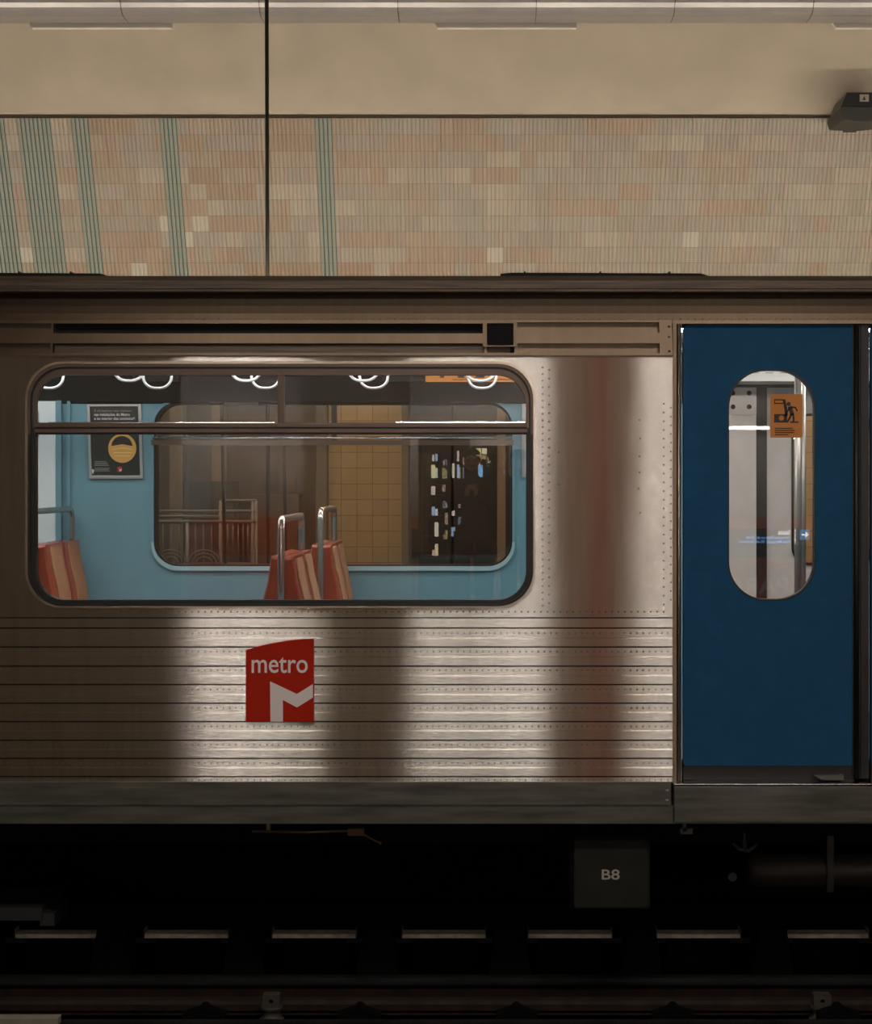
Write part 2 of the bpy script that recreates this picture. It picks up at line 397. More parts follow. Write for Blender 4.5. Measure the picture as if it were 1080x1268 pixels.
# flat upper body panel, window hole
b = MB(); b.plate([(TL, Z(762, 8)), (X(833, 8), Z(762, 8)), (X(833, 8), Z(441, 8)), (TL, Z(441, 8))], [WIN], 8.0, 8.08)
b.cur = 1
def dots_v(px, y0, y1, st, r=.0035):
    y = y0
    while y < y1:
        b.dome((X(px, 8), 8.0, Z(y, 8)), r, .0018); y += st
dots_v(672, 455, 755, 8.2); dots_v(680, 458, 755, 10.7); dots_v(822, 500, 752, 10.8); dots_v(831, 505, 752, 10.8)
for px in range(150, 830, 8):
    b.dome((X(px, 8), 8.0, Z(757.5, 8)), .004, .0025)
for q in ((692, 560), (692, 600), (792, 520), (793, 543), (792, 565), (792, 585), (791, 605), (793, 635)): b.dome((X(q[0], 8), 8.0, Z(q[1], 8)), .0035, .0018)
b.build('side_panel', M_STEEL, T, m2=M_SPOT)
# ribbed lower panel
ys = [764.8, 777.5, 801, 824.7, 847.5, 870.6, 893.4, 916.5, 939, 961.6]
prof = [(8.002, Z(762, 8)), (8.002, Z(764.3, 8)), (8.012, Z(764.6, 8)), (8.012, Z(765.4, 8)), (8.000, Z(765.8, 8)), (8.000, Z(776.9, 8))]
hl = [None, 790.3, 813.4, 836.8, 860, 882.4, 905, 928, 950.6, None]
for i in range(1, 10):
    y = ys[i]
    prof += [(8.016, Z(y-.4, 8)), (8.016, Z(y+.9, 8)), (8.0045, Z(y+1.1, 8))]
    if hl[i]:
        prof += [(8.0045, Z(hl[i]-.85, 8)), (8.0013, Z(hl[i]+.85, 8)), (8.0015, Z(ys[i+1]-.6, 8))]
    else: prof += [(8.0045, Z(968, 8))]
closed = prof+[(8.08, Z(968, 8)), (8.08, Z(762, 8))]
def ribbed(xa, xb):
    b = MB(); b.profile_x(closed, xa, xb); b.cur = 1
    for y in [784, 807, 830, 853.7, 876.8, 899.6, 922.4, 945, 966]:
        px = CX+xa*288+8
        k = 0
        while px < CX+xb*288-4 and px < 1640:
            big = (abs(px-680) < 14 or 775 < px < 800) and y < 900
            if px > -30 and px < 1150: b.dome((X(px+random.uniform(-.5,.5), 8), 8.0046, Z(y, 8)), .0044 if big else .0034, .005 if big else .0016)
            px += 7.65; k += 1
    return b
ribbed(TL, X(833, 8)).build('ribbed_panel', M_RIB, T, label='horizontally ribbed steel skirt panel', m2=M_SPOT)
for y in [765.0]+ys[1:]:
    b = MB(); b.box(TL, X(833, 8), 8.0035, 8.0150, Z(y+.85, 8), Z(y-.35, 8)); b.build('groove_shade_strip', M_GROOVE_SHADE, T)  # dark strips put the shade of the rib grooves into colour
# panel beyond the doorway
b = MB(); b.box(X(1296, 8), TR, 8.0, 8.08, Z(762, 8), Z(441, 8)); b.build('side_panel', M_STEEL, T)
ribbed(X(1296, 8), TR).build('ribbed_panel', M_RIB, T, m2=M_SPOT)
# sill band + bolts
b = MB(); b.box(TL, X(831, 8), 7.988, 8.08, Z(997, 7.988), Z(968.3, 7.988)); sb = b.build('sill_band', M_SILL, T, bevel=.002)
for y in (979, 991):
    b = MB(); b.dome((X(826, 8), 7.988, Z(y, 8)), .009, .006, n=10); b.build('bolt', M_ALU, sb)
b = MB(); b.box(X(1298, 8), TR, 7.988, 8.08, Z(997, 8), Z(968.3, 8)); b.build('sill_band', M_SILL, T, bevel=.002)
b = MB(); b.box(TL, TR, 8.0, 8.1, Z(1020, 8), Z(997, 8)); b.build('lower_skirt', M_SILL, T)
b = MB(); b.box(X(834, 8), X(1297, 8), 7.97, 8.1, Z(1018.5, 7.97), Z(973.5, 7.97)); dstep = b.build('door_step', M_SILL, T, bevel=.003)
b = MB(); b.box(X(834, 8), X(1297, 8), 7.966, 8.1, Z(973.4, 7.97), Z(970, 7.97)); b.build('step_edge', M_CHROME, dstep, bevel=.0055)
# cantrail with the louvre slots
zc0, zc1 = Z(441, 8), Z(396, 8)
holes = [rpx(65, 600, 400, 412.5, 0, D0), rpx(65, 600, 425, 437, 0, D0), rpx(603, 637, 400, 437, 0, D0), rpx(641, 817, 398.5, 411.5, 0, D0), rpx(641, 817, 425, 437, 0, D0),
         rpx(-300, 62, 400, 412.5, 0, D0), rpx(-300, 62, 425, 437, 0, D0)]
def tilt(mb, z0, k):             # lean the plate back above z0 (the body side curves towards the roof)
    mb.v = [(x, y+(z-z0)*k, z) for x, y, z in mb.v]; return mb
b = MB(); b.plate([(TL, zc0), (X(833, 8), zc0), (X(833, 8), zc1), (TL, zc1)], holes, 7.997, 8.010); tilt(b, zc0, .16).build('louvre_panel', M_CANT, T)
for a_, c_ in ((-310, 64), (640, 820)):
    b = MB(); b.box(X(a_, 8), X(c_, 8), 8.034, 8.042, zc0+.002, zc1-.002); tilt(b, zc0, .16).build('louvre_back', M_CANT, T)
b = MB(); b.box(X(64.5, 8), X(639.5, 8), 8.05, 8.06, zc0+.002, zc1-.002); b.box(X(640, 8), X(639, 8), 8.022, 8.05, zc0, zc1); tilt(b, zc0, .16).build('louvre_void', M_BLACK, T)
b = MB(); b.box(X(66, 8), X(632, 8), 8.02, 8.03, Z(437, 8), Z(426, 8)); tilt(b, zc0, .16).build('slot_back', M_GUTTER, T)
b = MB(); b.box(TL, X(833, 8), 7.990, 8.0, Z(441.5, 8), Z(440, 8)); b.box(X(821, 8), X(833, 8), 7.992, 8.0, Z(441, 8), Z(440, 8)); b.build('cover_strip', M_GUTTER, T)
for q in (404, 417, 435):
    b = MB(); b.dome((X(829, 8), 7.997+.16*(Z(q, 8)-zc0), Z(q, 8)), .006, .004, n=8); b.build('rivet', M_GUTTER, T)
# little black lamp in the louvre band
bf = MB(); bf.plate(rpx(598, 640, 397, 429, 0, 7.98), [rpx(603, 636, 400, 427.5, 0, 7.98)], 7.985, 8.03); lf = bf.build('marker_lamp', M_CANT, T, label='small square black marker lamp')
b = MB(); b.cbox(X(603, 8), X(636.5, 8), 7.998, 8.03, Z(427.5, 8), Z(400, 8), .01); b.build('lens', mat('black_lens', (.004,.004,.005), .5, spec=.1), lf)
# door header
b = MB(); b.box(X(833.5, 8), TR, 7.998, 8.09, Z(400.2, 8), zc1); tilt(b, zc0, .16).build('door_header', M_CANT, T)
b = MB(); b.box(X(1296, 8), TR, 8.0, 8.09, zc0, Z(400.2, 8)); b.build('louvre_panel', M_CANT, T)
# curved cantrail and gutter and roof
pr = []
z0c = Z(396, 8); y0c = 7.997+.16*(z0c-zc0)
pts = [(y0c, z0c), (y0c+.012, z0c+.03), (y0c+.034, z0c+.065), (y0c+.062, z0c+.098), (y0c+.085, z0c+.12)]
b = MB(); b.profile_x(pts+[(8.25, z0c+.12), (8.25, z0c)], TL, TR)
px = -30
while px < 1110:
    b.dome((X(px, 8), y0c-.0005, z0c+.006), .003, .002); px += 9.1
b.build('cantrail', M_CANT, T)
gz = pts[-1][1]
b = MB(); b.profile_x([(8.045, gz+.002), (8.03, gz+.006), (8.03, gz+.014), (8.05, gz+.02), (8.06, gz+.055), (8.075, gz+.062), (8.13, gz+.083), (8.3, gz+.083), (8.3, gz+.002)], TL, TR); b.build('gutter', M_GUTTER, T)
rz = gz+.08
b = MB(); b.profile_x([(8.2, rz-.03), (8.2, rz), (8.6, rz+.045), (9.4, rz+.075), (10.2, rz+.045), (10.75, rz-.08), (10.75, rz-.14), (10.6, rz-.14)], TL, TR); b.build('roof', M_GUTTER, T)
for (a, c) in ((-80, 124), (620, 868)):
    b = MB(); D = 8.35; zz = Z(343, D)
    b.plate([(X(a, D), zz-.02), (X(c+30, D), zz-.02), (X(c, D), Z(338.5, D)), (X(a+14, D), Z(337.5, D)), (X(a, D), Z(339, D))], [], D, D+.5)
    for q in (a+30, (a+c)/2, c-38): b.dome((X(q, D), D+.06, Z(337.5, D)), .008, .008, n=8); b.box(X(q-1, D), X(q+1, D), D+.02, D+.04, Z(338.5, D), Z(335.5, D))
    b.build('roof_board', M_BLACK, T)
# ---- window surround: lip, bronze rings, rubber, sashes, panes
def ring(name, o_, i_, y0, y1, m, par): 
    b = MB(); b.plate(o_, [i_], y0, y1); return b.build(name, m, par)
wf = ring('window_surround', rpx(31.5, 663, 447.5, 753, 46, 7.99, 12), rpx(34.5, 660.5, 450.5, 750.5, 44, 7.99, 12), 7.985, 8.0, M_LIP, T)
_bo, _bi = rpx(34.5, 660.5, 450.5, 750.5, 44, 7.99, 12), rpx(37.5, 657.5, 454, 748.2, 42, 7.99, 12)
ring('rubber_ring', rpx(37.5, 657.5, 454, 748.2, 42, 8, 12), rpx(40.5, 655, 457, 746, 40, 8, 12), 8.0, 8.03, M_RUBBER, wf)
RIN = rpx(44.5, 651.5, 464.5, 743, 36, 8, 12)
# inner frame: bronze above the transom, black rubber beneath (as in the photo)
b = MB()
top = [(x, z) for x, z in rpx(40.5, 655, 457, 746, 40, 8, 12) if z > Z(530, 8)]
def clip_ring(outer, inner, zsplit, upper):
    keep = (lambda z: z > zsplit) if upper else (lambda z: z < zsplit)
    o = [p for p in outer if keep(p[1])]; i = [p for p in inner if keep(p[1])]
    xo0, xo1 = min(p[0] for p in outer), max(p[0] for p in outer); xi0, xi1 = min(p[0] for p in inner), max(p[0] for p in inner)
    if upper:   # ccw outer: starts right side up .. left
        poly = [(xo1, zsplit)]+o+[(xo0, zsplit), (xi0, zsplit)]+i[::-1]+[(xi1, zsplit)]
    else:
        poly = [(xo0, zsplit)]+o+[(xo1, zsplit), (xi1, zsplit)]+i[::-1]+[(xi0, zsplit)]
    return poly
OUT = rpx(40.5, 655, 457, 746, 40, 8, 12)
b = MB(); b.plate(clip_ring(_bo, _bi, Z(538, 8), True), [], 7.990, 8.02); b.build('bronze_ring', M_BRONZE, wf)
b = MB(); b.plate(clip_ring(_bo, _bi, Z(538, 8), False), [], 7.990, 8.02); b.build('lower_rubber_ring', M_RUBBER, wf)
b = MB(); b.plate(clip_ring(OUT, RIN, Z(530, 8), True), [], 7.998, 8.04); b.build('upper_sash_frame', M_BRONZE, wf)
b = MB(); b.plate(clip_ring(OUT, RIN, Z(530, 8), False), [], 7.998, 8.04); b.build('lower_gasket', M_RUBBER, wf)
b = MB(); b.box(X(43, 8), X(653, 8), 7.992, 8.035, Z(529.3, 8), Z(524, 8)); b.box(X(43, 8), X(653, 8), 7.992, 8.035, Z(536, 8), Z(531, 8)); b.build('transom', M_BRONZE, wf, bevel=.002)
b = MB(); b.box(X(43, 8), X(653, 8), 8.0, 8.035, Z(538, 8), Z(523.4, 8)); b.build('transom_seal', M_RUBBER, wf)
for a_, c_, e_ in ((60, 340, 522.7), (490, 650, 521.8)):
    b = MB(); b.box(X(a_, 8), X(c_, 8), 7.994, 8.0, Z(523.9, 8), Z(e_, 8)); b.build('tube_glint_strip', M_CHROME, wf, bevel=.001)  # chrome strips stand in for the tube lamps' reflection along the transom
b = MB(); b.box(X(344, 8), X(352, 8), 7.992, 8.035, Z(524, 8), Z(463, 8)); b.box(X(346, 8), X(348, 8), 7.988, 8.0, Z(524, 8), Z(463, 8)); b.build('mullion', M_BRONZE, wf, bevel=.001)
b = MB(); b.plate(RIN, [], 8.030, 8.034); b.build('pane', M_GLASS, wf, label='large window glass pane')
# door opening: jambs, leaves
b = MB(); b.box(X(833.5, 8), X(838, 8), 8.0, 8.12, Z(970, 8), Z(400, 8)); b.build('door_jamb', M_CANT, T)
b = MB(); b.tube([(X(841.5, 8), 8.03, Z(968, 8)), (X(841.5, 8), 8.03, Z(401, 8))], .011, 14); b.box(X(837, 8), X(845, 8), 8.03, 8.1, Z(968, 8), Z(401, 8)); b.build('jamb_strip', steel('jamb_steel', (.42,.38,.32), .22, .8), T)
b = MB(); b.box(X(1292, 8), X(1297, 8), 8.0, 8.12, Z(970, 8), Z(400, 8)); b.build('door_jamb', M_CANT, T)
DL = 8.05
def leaf(a, c, wa, wc, lab, right=False):
    o_ = rpx(a, c, 401.5, 948, (3, 3, 6, 8), DL, 5); h = rpx(wa, wc, 458.5, 742.5, 46, DL, 12)
    bow = []
    b = MB(); b.plate(o_, [h], DL, DL+.04)
    l = b.build('door_leaf', M_DOORBLUE, T, label=lab)
    b = MB(); b.plate(rpx(wa-1.4, wc+1.4, 457, 744, 47, DL, 12), [rpx(wa+.6, wc-.6, 459, 742, 46, DL, 12)], DL-.002, DL+.045); b.build('window_seal', M_RUBBER, l)
    b = MB(); b.plate(rpx(wa, wc, 458.5, 742.5, 46, DL, 12), [], DL+.012, DL+.016); b.build('pane', M_GLASS, l)
    b = MB(); b.box(X(a, DL), X(c, DL), DL+.005, DL+.04, Z(966, DL), Z(948.2, DL)); b.build('bottom_seal', M_RUBBER, l)
    return l
l1 = leaf(846.5, 1058, 902.5, 1009, 'dark blue sliding door leaf with tall rounded window')
leaf(1079, 1291, 1127, 1233, 'second blue door leaf mostly beyond the frame')
b = MB(); b.box(X(1058, 8), X(1068, 8), 8.045, 8.09, Z(966, 8), Z(401, 8)); b.box(X(1069, 8), X(1079, 8), 8.045, 8.09, Z(966, 8), Z(401, 8)); b.tube([(X(1063, 8), 8.04, Z(966, 8)), (X(1063, 8), 8.04, Z(401, 8))], .012); b.build('door_edge_rubber', M_RUBBER, T)
b = MB(); b.box(X(836, 8), X(1296, 8), 8.1, 8.12, Z(972, 8), Z(945, 8)); b.box(X(1056, 8), X(1081, 8), 8.092, 8.1, Z(972, 8), Z(401, 8)); b.box(X(836, 8), X(1296, 8), 8.095, 8.12, Z(404, 8), Z(398, 8)); b.box(X(836, 8), X(846, 8), 8.1, 8.12, Z(972, 8), Z(398, 8)); b.build('door_backing', M_BLACK, T)
b = MB(); b.plate([(X(1008, 8), Z(960, 8)), (X(1018, 8), Z(966, 8)), (X(1045, 8), Z(966, 8)), (X(1045, 8), Z(959, 8))], [], 8.0, 8.04); b.build('door_guide', M_SILL, T)
# warning sticker on the door glass
st = MB(); yS = DL+.010; st.box(X(954.5, DL), X(994.5, DL), yS, yS+.001, Z(542, DL), Z(488, DL)); stk = st.build('warning_sticker', M_STICK, l1, label='orange warning sticker showing a person pulled by a door')
def pxpoly(mb, pts, y0, y1, D): mb.plate([(X(a, D), Z(c, D)) for a, c in pts], [], y0, y1); return mb
b = MB(); y1_ = yS-.0008
def stroke(mb, pts, w):
    for (a, c), (e, g) in zip(pts, pts[1:]):
        dx, dy = e-a, g-c; l = math.hypot(dx, dy); nx_, ny_ = -dy/l*w/2, dx/l*w/2; ex, ey = dx/l*w*.25, dy/l*w*.25
        q = [(a+nx_-ex, c+ny_-ey), (a-nx_-ex, c-ny_-ey), (e-nx_+ex, g-ny_+ey), (e+nx_+ex, g+ny_+ey)]
        mb.plate([(X(u, DL), Z(v, DL)) for u, v in q][::-1], [], y1_, yS)
stroke(b, [(959.4, 495), (972.5, 495)], 1.5); stroke(b, [(959.4, 499.4), (970.5, 499.4)], 1.5); stroke(b, [(959.9, 495), (959.9, 499.4)], 1.2)
stroke(b, [(971.5, 495.5), (973.5, 505), (974.3, 514)], 3.6)
o4 = rrect(X(959.2, DL), X(975.3, DL), Z(523.2, DL), Z(512.6, DL), .002); b.plate(o4, [[(X(968.3+3.2*math.cos(t), DL), Z(517.6+3.2*math.sin(t), DL)) for t in [2*PI*k_/16 for k_ in range(16)]]], y1_, yS)
b.plate([(X(977.3+2.6*math.cos(t), DL), Z(500.2+2.7*math.sin(t), DL)) for t in [2*PI*k_/16 for k_ in range(16)]][::-1], [], y1_, yS)
stroke(b, [(979, 504.5), (981.5, 513)], 5.0); stroke(b, [(978, 505), (975, 510.5), (973.5, 515)], 1.9); stroke(b, [(980, 504.2), (985.5, 504.4), (987.8, 508.6)], 1.9)
stroke(b, [(980.5, 513), (978.2, 518), (975.6, 522.6)], 2.3); stroke(b, [(982.4, 513), (983.5, 518), (983.0, 522.6)], 2.3); stroke(b, [(979.5, 522.6), (989, 522.6)], 1.8)
b.build('pictogram', M_STICKD, stk)
b = MB()
for k, wd in enumerate((22, 25, 24, 17)): b.box(X(960, DL), X(960+wd, DL), y1_, yS, Z(531+k*2.6, DL), Z(529.7+k*2.6, DL))
b.build('small_print', M_STICKD, stk)
# ---- emblem plate: the red metro mark
D = 7.988
out = [(304.5, 893.5), (304.5, 805)]
for k in range(9):
    t = k/8; out.append((304.5+83.8*t, 805-14*(1-(1-t)**1.9)))
out += [(388.5, 893.5)]
out = [(X(a, D), Z(c, D)) for a, c in out][::-1]
b = MB(); b.plate(out, [], D-.004, D+.012); lg = b.build('emblem_plate', M_REDLOGO, T, label='red plate reading metro over a white letter M')
text('lettering', 'metro', M_LOGOWHITE, X(311.8, D), X(381.3, D), Z(833.3, D), Z(813.6, D), D-.0042, lg, bold=.008)
b = MB(); b.plate([(X(a, D), Z(c, D)) for a, c in [(335.2, 893.3), (334.6, 843.5), (367.8, 859.2), (387.6, 847), (387.8, 863.5), (368, 875.8), (350.4, 866.5), (350.6, 893.3)]], [], D-.0055, D-.003); b.build('letter_mark', M_LOGOWHITE, lg)

# ---- carriage interior shell
zfl = -.02
b = MB(); b.box(TL, TR, 8.1, 10.75, -.1, zfl); b.build('cabin_floor', mat('grey_floor', (.12,.12,.12), .5), T)
b = MB(); b.box(TL, TR, 8.2, 10.7, 2.135, 2.16); b.build('cabin_ceiling', mat('dark_cabin_ceiling', (.06,.065,.07), .5), T)
b = MB(); b.box(TL, TL+.05, 8.1, 10.7, -.1, 2.15); b.build('end_wall', M_BLUEIN, T)
b = MB(); b.box(TR-.05, TR, 8.1, 10.7, -.1, 2.15); b.build('end_wall', M_BLUEIN, T)
WI = rpx(38, 657, 457, 748, 42, 8, 10)
b = MB(); b.plate([(TL, -.1), (X(833, 8), -.1), (X(833, 8), 2.09), (TL, 2.09)], [WI], 8.085, 8.11); b.box(X(1297, 8), TR, 8.085, 8.11, -.1, 2.09); b.box(X(833, 8), X(1297, 8), 8.12, 8.2, Z(398, 8), 2.09); b.build('near_lining', M_BLUEIN, T)
# far lining with window and door area
DF = 10.6
FW = rpx(190, 635, 497.5, 702, 30, DF, 10)
b = MB(); b.plate([(TL, -.1), (X(880, DF), -.1), (X(880, DF), 2.14), (TL, 2.14)], [FW], DF, DF+.05); b.build('far_lining', M_BLUEIN, T)
b = MB(); b.plate([(TL, -.1), (X(880, DF), -.1), (X(880, DF), 2.14), (TL, 2.14)], [FW], DF+.10, DF+.15); b.box(X(1110, DF), TR, DF, DF+.15, -.1, 2.14); b.build('far_outer_skin', M_CANT, T)
# rounded lip of the far window: pale ledge
fwf = ring('far_window_frame', rpx(187, 638, 494.5, 706, 33, DF, 12), rpx(190.5, 634.5, 498, 701.5, 30, DF, 12), DF-.012, DF+.02, M_BLUEIN, T)
b = MB(); b.plate(clip_ring(rpx(188, 637.5, 494.5, 706.5, 33, DF, 12), rpx(190.5, 634.5, 498, 701, 30, DF, 12), Z(671, DF), False), [], DF-.02, DF); b.build('window_ledge', M_BLUELIP, fwf)
ring('rubber_ring', rpx(190.5, 634.5, 498, 701.5, 30, DF, 12), rpx(193, 632.5, 501, 699.5, 28, DF, 12), DF+.01, DF+.10, M_RUBBER, fwf)
b = MB(); b.box(X(188, DF), X(636, DF), DF-.02, DF+.06, Z(551, DF), Z(545, DF)); b.build('sash_bar', M_BRONZE, fwf)
b = MB(); b.tube([(X(190, DF), DF-.03, Z(542.5, DF)), (X(634, DF), DF-.03, Z(542.5, DF))], .0075, 10); b.build('sash_pull', M_CHROME, fwf)
b = MB(); b.box(X(410, DF), X(416.5, DF), DF+.02, DF+.06, Z(545, DF), Z(499, DF)); b.build('mullion', M_RUBBER, fwf)
for (a, c) in ((278, 320), (514, 546)):
    b = MB(); b.box(X(a, DF), X(c, DF), DF-.02, DF+.03, Z(502.5, DF), Z(496, DF)); b.build('latch', M_RUBBER, fwf)
b = MB(); b.plate(rpx(191, 634, 499, 701, 30, DF, 10), [], DF+.06, DF+.064); b.build('far_pane', M_GLASSF, fwf, label='far side window glass')
# cove above the far wall
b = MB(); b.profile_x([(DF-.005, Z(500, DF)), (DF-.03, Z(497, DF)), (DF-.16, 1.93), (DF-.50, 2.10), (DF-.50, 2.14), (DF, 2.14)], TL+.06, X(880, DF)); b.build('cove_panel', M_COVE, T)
b = MB(); D = 10.3; b.box(X(527, D), X(655, D), D-.01, D+.005, Z(473, D), Z(455, D)); lm = b.build('route_strip', M_STICK, T, label='orange line map strip over the far window')
b = MB()
for k in range(5): b.box(X(545+k*22, D), X(550+k*22+(k % 3)*3, D), D-.012, D-.01, Z(468, D), Z(465, D))
b.box(X(560, D), X(655, D), D-.012, D-.01, Z(470.5, D), Z(469.6, D)); b.build('map_marks', M_STICKD, lm)
for a_, c_ in ((474, 527), (165, 222)):
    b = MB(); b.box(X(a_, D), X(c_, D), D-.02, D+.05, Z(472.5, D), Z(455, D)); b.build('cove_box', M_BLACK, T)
# left partition, pale
b = MB(); b.box(TL+.1, X(69, 10.57), 10.57, 10.598, zfl, Z(486, 10.57)); pt_ = b.build('draught_partition', M_PANELPALE, T, bevel=.004)
b = MB(); b.box(X(69, 10.57), X(76, 10.57), 10.567, 10.598, zfl, Z(486, 10.57)); b.build('edge_strip', M_BLUEIN, pt_)
b = MB(); b.plate(rpx(20, 48.5, 509, 541, 1, 10.57), [rpx(23, 46, 512, 538, 1, 10.57)], 10.56, 10.57); b.build('notice_frame', M_ALU, pt_)
b = MB(); b.box(X(84.5, DF), X(88, DF), DF-.03, DF, zfl, Z(497, DF)); b.build('corner_trim', M_BLUEIN, T)
# vestibule on the far side: steel wall, far door leaf, header
b = MB(); b.box(X(880, DF), X(936, DF), DF-.02, DF+.15, -.1, Z(474, DF)); b.build('vestibule_panel', M_TILEGREY, T)
b = MB(); b.box(X(895, DF), X(936, DF), DF-.028, DF-.02, Z(514, DF), Z(480, DF)); hp = b.build('hinge_plate', M_ALU, T)
for a, c in ((907, 487), (927, 487), (907, 504), (927, 504)):
    b = MB(); b.dome((X(a, DF), DF-.028, Z(c, DF)), .014, .006, n=10); b.build('bolt', M_UNDER, hp)
b = MB(); b.box(X(936, DF), X(949.5, DF), DF-.01, DF+.15, -.1, 2.1); b.build('rubber_post', M_RUBBER, T)
o_ = [(X(949.5, DF), -.1), (X(1110, DF), -.1), (X(1110, DF), Z(474, DF)), (X(949.5, DF), Z(474, DF))]
b = MB(); b.plate(o_, [rpx(983, 1080, 515, 697, 20, DF, 10)], DF+.01, DF+.06); fl = b.build('far_door_leaf', M_TILEGREY, T)
ring('window_seal', rpx(980.5, 1083, 512, 700, 22, DF, 10), rpx(983, 1080, 515, 697, 20, DF, 10), DF, DF+.07, M_RUBBER, fl)
b = MB(); b.plate(rpx(983, 1080, 515, 697, 20, DF, 10), [], DF+.03, DF+.034); b.build('pane', M_GLASSF, fl)
b = MB(); D = 10.2; b.box(X(880, D), X(1115, D), D, D+.40, Z(472, D), 2.13); hd = b.build('door_header_box', M_HEADER, T)
for k in range(4):
    b = MB(); b.box(X(912+k*18, D), X(922+k*18, D), D-.002, D, Z(462.3, D), Z(461, D)); b.build('header_print', M_GREYT, hd)
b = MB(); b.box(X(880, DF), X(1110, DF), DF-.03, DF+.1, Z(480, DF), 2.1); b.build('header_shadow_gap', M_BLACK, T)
# ceiling light channels of the car (the lamps that light the cabin)
def car_lamp(xa, xb, y):
    b = MB(); b.box(xa, xb, y-.07, y+.07, 2.10, 2.134); l = b.build('cabin_light', M_WHITEPL, T)
    b = MB(); b.box(xa+.01, xb-.01, y-.05, y+.05, 2.088, 2.099); b.build('light_tube', mat('cabin_tube_glow', (1,1,1), .5, emit=(.92,.97,1.0), es=L_CAR), l)
for a, c in ((-3.2, -1.9), (-1.7, -.4), (-.2, 1.1), (1.3, 2.6)):
    car_lamp(a, c, 8.75)
    car_lamp(a, c, 9.75)

# ---- seats: pairs back to back, with hoops
def seat_profile(face):
    # (offset in x, z) for a seat facing +X ; back plane at x=0
    f = [(.048, .972), (.052, .93), (.062, .86), (.082, .78), (.098, .70), (.105, .62), (.098, .55), (.12, .47), (.20, .445), (.40, .455), (.50, .445), (.51, .425), (.48, .40), (.10, .40), (.03, .45), (.012, .60), (.004, .8), (.002, .965)]
    return [(x*face, z) for x, z in f]
def make_seat(x, y, w, face, lab, grp):
    r = empty('bus_seat' if False else 'moulded_seat', (x, y+w/2, 0), lab, 'seat', grp)
    p = seat_profile(face)
    b = MB(); n = 6; gap = .006; m = len(p); rows = []
    vs = []
    for k, (yy, s_, dz) in enumerate(((y+gap, .0, -.012), (y+gap+.012, .7, -.002), (y+gap+.03, 1, 0), (y+w-gap-.03, 1, 0), (y+w-gap-.012, .7, -.002), (y+w-gap, .0, -.012))):
        for (a, z) in p:
            q = a if s_ == 1 else a*(0.80+.2*s_)+(.006*face*(1-s_))
            vs.append((x+q, yy, z+(dz if z > .9 else 0)))
    fs = []
    for k in range(5):
        for i in range(m):
            j = (i+1) % m; fs.append((k*m+i, k*m+j, (k+1)*m+j, (k+1)*m+i))
    fs += [tuple(range(m)), tuple(5*m+i for i in range(m))[::-1]]
    b.add(vs, fs); b.build('shell', M_REDSEAT, r, bevel=.004)
    # back pad: a strip inset following the curve
    def strip(idx, name, wm):
        bb = MB(); pp = [p[i] for i in idx]; vs = []
        nn = len(pp)
        for k, (a, z) in enumerate(pp):
            i0, i1 = max(k-1, 0), min(k+1, nn-1)
            t = Vector((pp[i1][0]-pp[i0][0], pp[i1][1]-pp[i0][1])).normalized(); nrm = Vector((-t.y, t.x))
            if nrm.x*face < 0 and name == 'back_pad': nrm = -nrm
            if name == 'seat_pad' and nrm.y < 0: nrm = -nrm
            ins = .02 if k in (0, nn-1) else 0
            for yy, e in ((y+wm+ins, .0), (y+wm+ins, .0065), (y+wm+ins+.008, .009), (y+w-wm-ins-.008, .009), (y+w-wm-ins, .0065), (y+w-wm-ins, .0)):
                vs.append((x+a+nrm.x*e, yy, z+nrm.y*e))
        fs = [(k*6+i, k*6+(i+1) % 6, (k+1)*6+(i+1) % 6, (k+1)*6+i) for k in range(nn-1) for i in range(6)]
        fs += [tuple(range(6)), tuple((nn-1)*6+i for i in range(6))[::-1]]
        bb.add(vs, fs, False); bb.build(name, M_PAD, r)
    pz = p; 
    p = [(p[0][0], .955)]+p[0:0]+p[1:]
    strip([0,1,2,3,4,5,6], 'back_pad', .085)
    p = seat_profile(face); strip([8,9,10], 'seat_pad', .06)
    b = MB(); b.box(x+.12*face, x+.18*face, y+w/2-.03, y+w/2+.03, zfl, .41); b.box(x+.08*face, x+.40*face, y+w/2-.15, y+w/2+.15, zfl, zfl+.02); b.build('pedestal', M_POLE, r)
    return r
def hoop(x, y0, y1, zt, lab, grp):
    r = empty('grab_hoop', (x, (y0+y1)/2, zfl), lab, 'grab rail', grp)
    b = MB(); pts = [(x, y0, zfl)]; R = .055
    pts += [(x, y0, zt-R)]+[(x, y0+R-R*math.cos(a), zt-R+R*math.sin(a)) for a in [PI/2*k/6 for k in range(1, 7)]]
    pts += [(x, y1-R+R*math.sin(a), zt-R+R*math.cos(a)) for a in [PI/2*k/6 for k in range(0, 7)]]+[(x, y1, zfl)]
    b.tube(pts, .0165, 14); b.build('hoop_tube', mat('satin_hoop', (.50,.465,.43), .26, .95), r)
    b = MB(); b.tube([(x, y0, zfl+.001), (x, y0, zfl+.02)], .04, 16); b.tube([(x, y1, zfl+.001), (x, y1, zfl+.02)], .04, 16); b.build('floor_flange', M_CHROME, r)
G = 'red moulded seats with tan pads'
xA = X(348.5, 8.2); yA = (8.22, 8.66, 9.10)
xB = X(398, 9.7); yB = (9.68, 10.10, 10.52)
xC = X(45, 9.7)
for (xx, yy, w_, where) in ((xA, yA, .44, 'mid window, near aisle side'), (xB, yB, .42, 'mid window, across the aisle'), (xC, yB, .42, 'at window left end')):
    for i in range(2):
        depth = ('front' if i == 0 else 'rear')
        make_seat(xx+.002, yy[i], w_, 1, 'red tan padded seat facing right, %s, %s one' % (where, depth), G)
        make_seat(xx-.002, yy[i], w_, -1, 'red seat facing left, %s, %s one' % (where, depth), G)
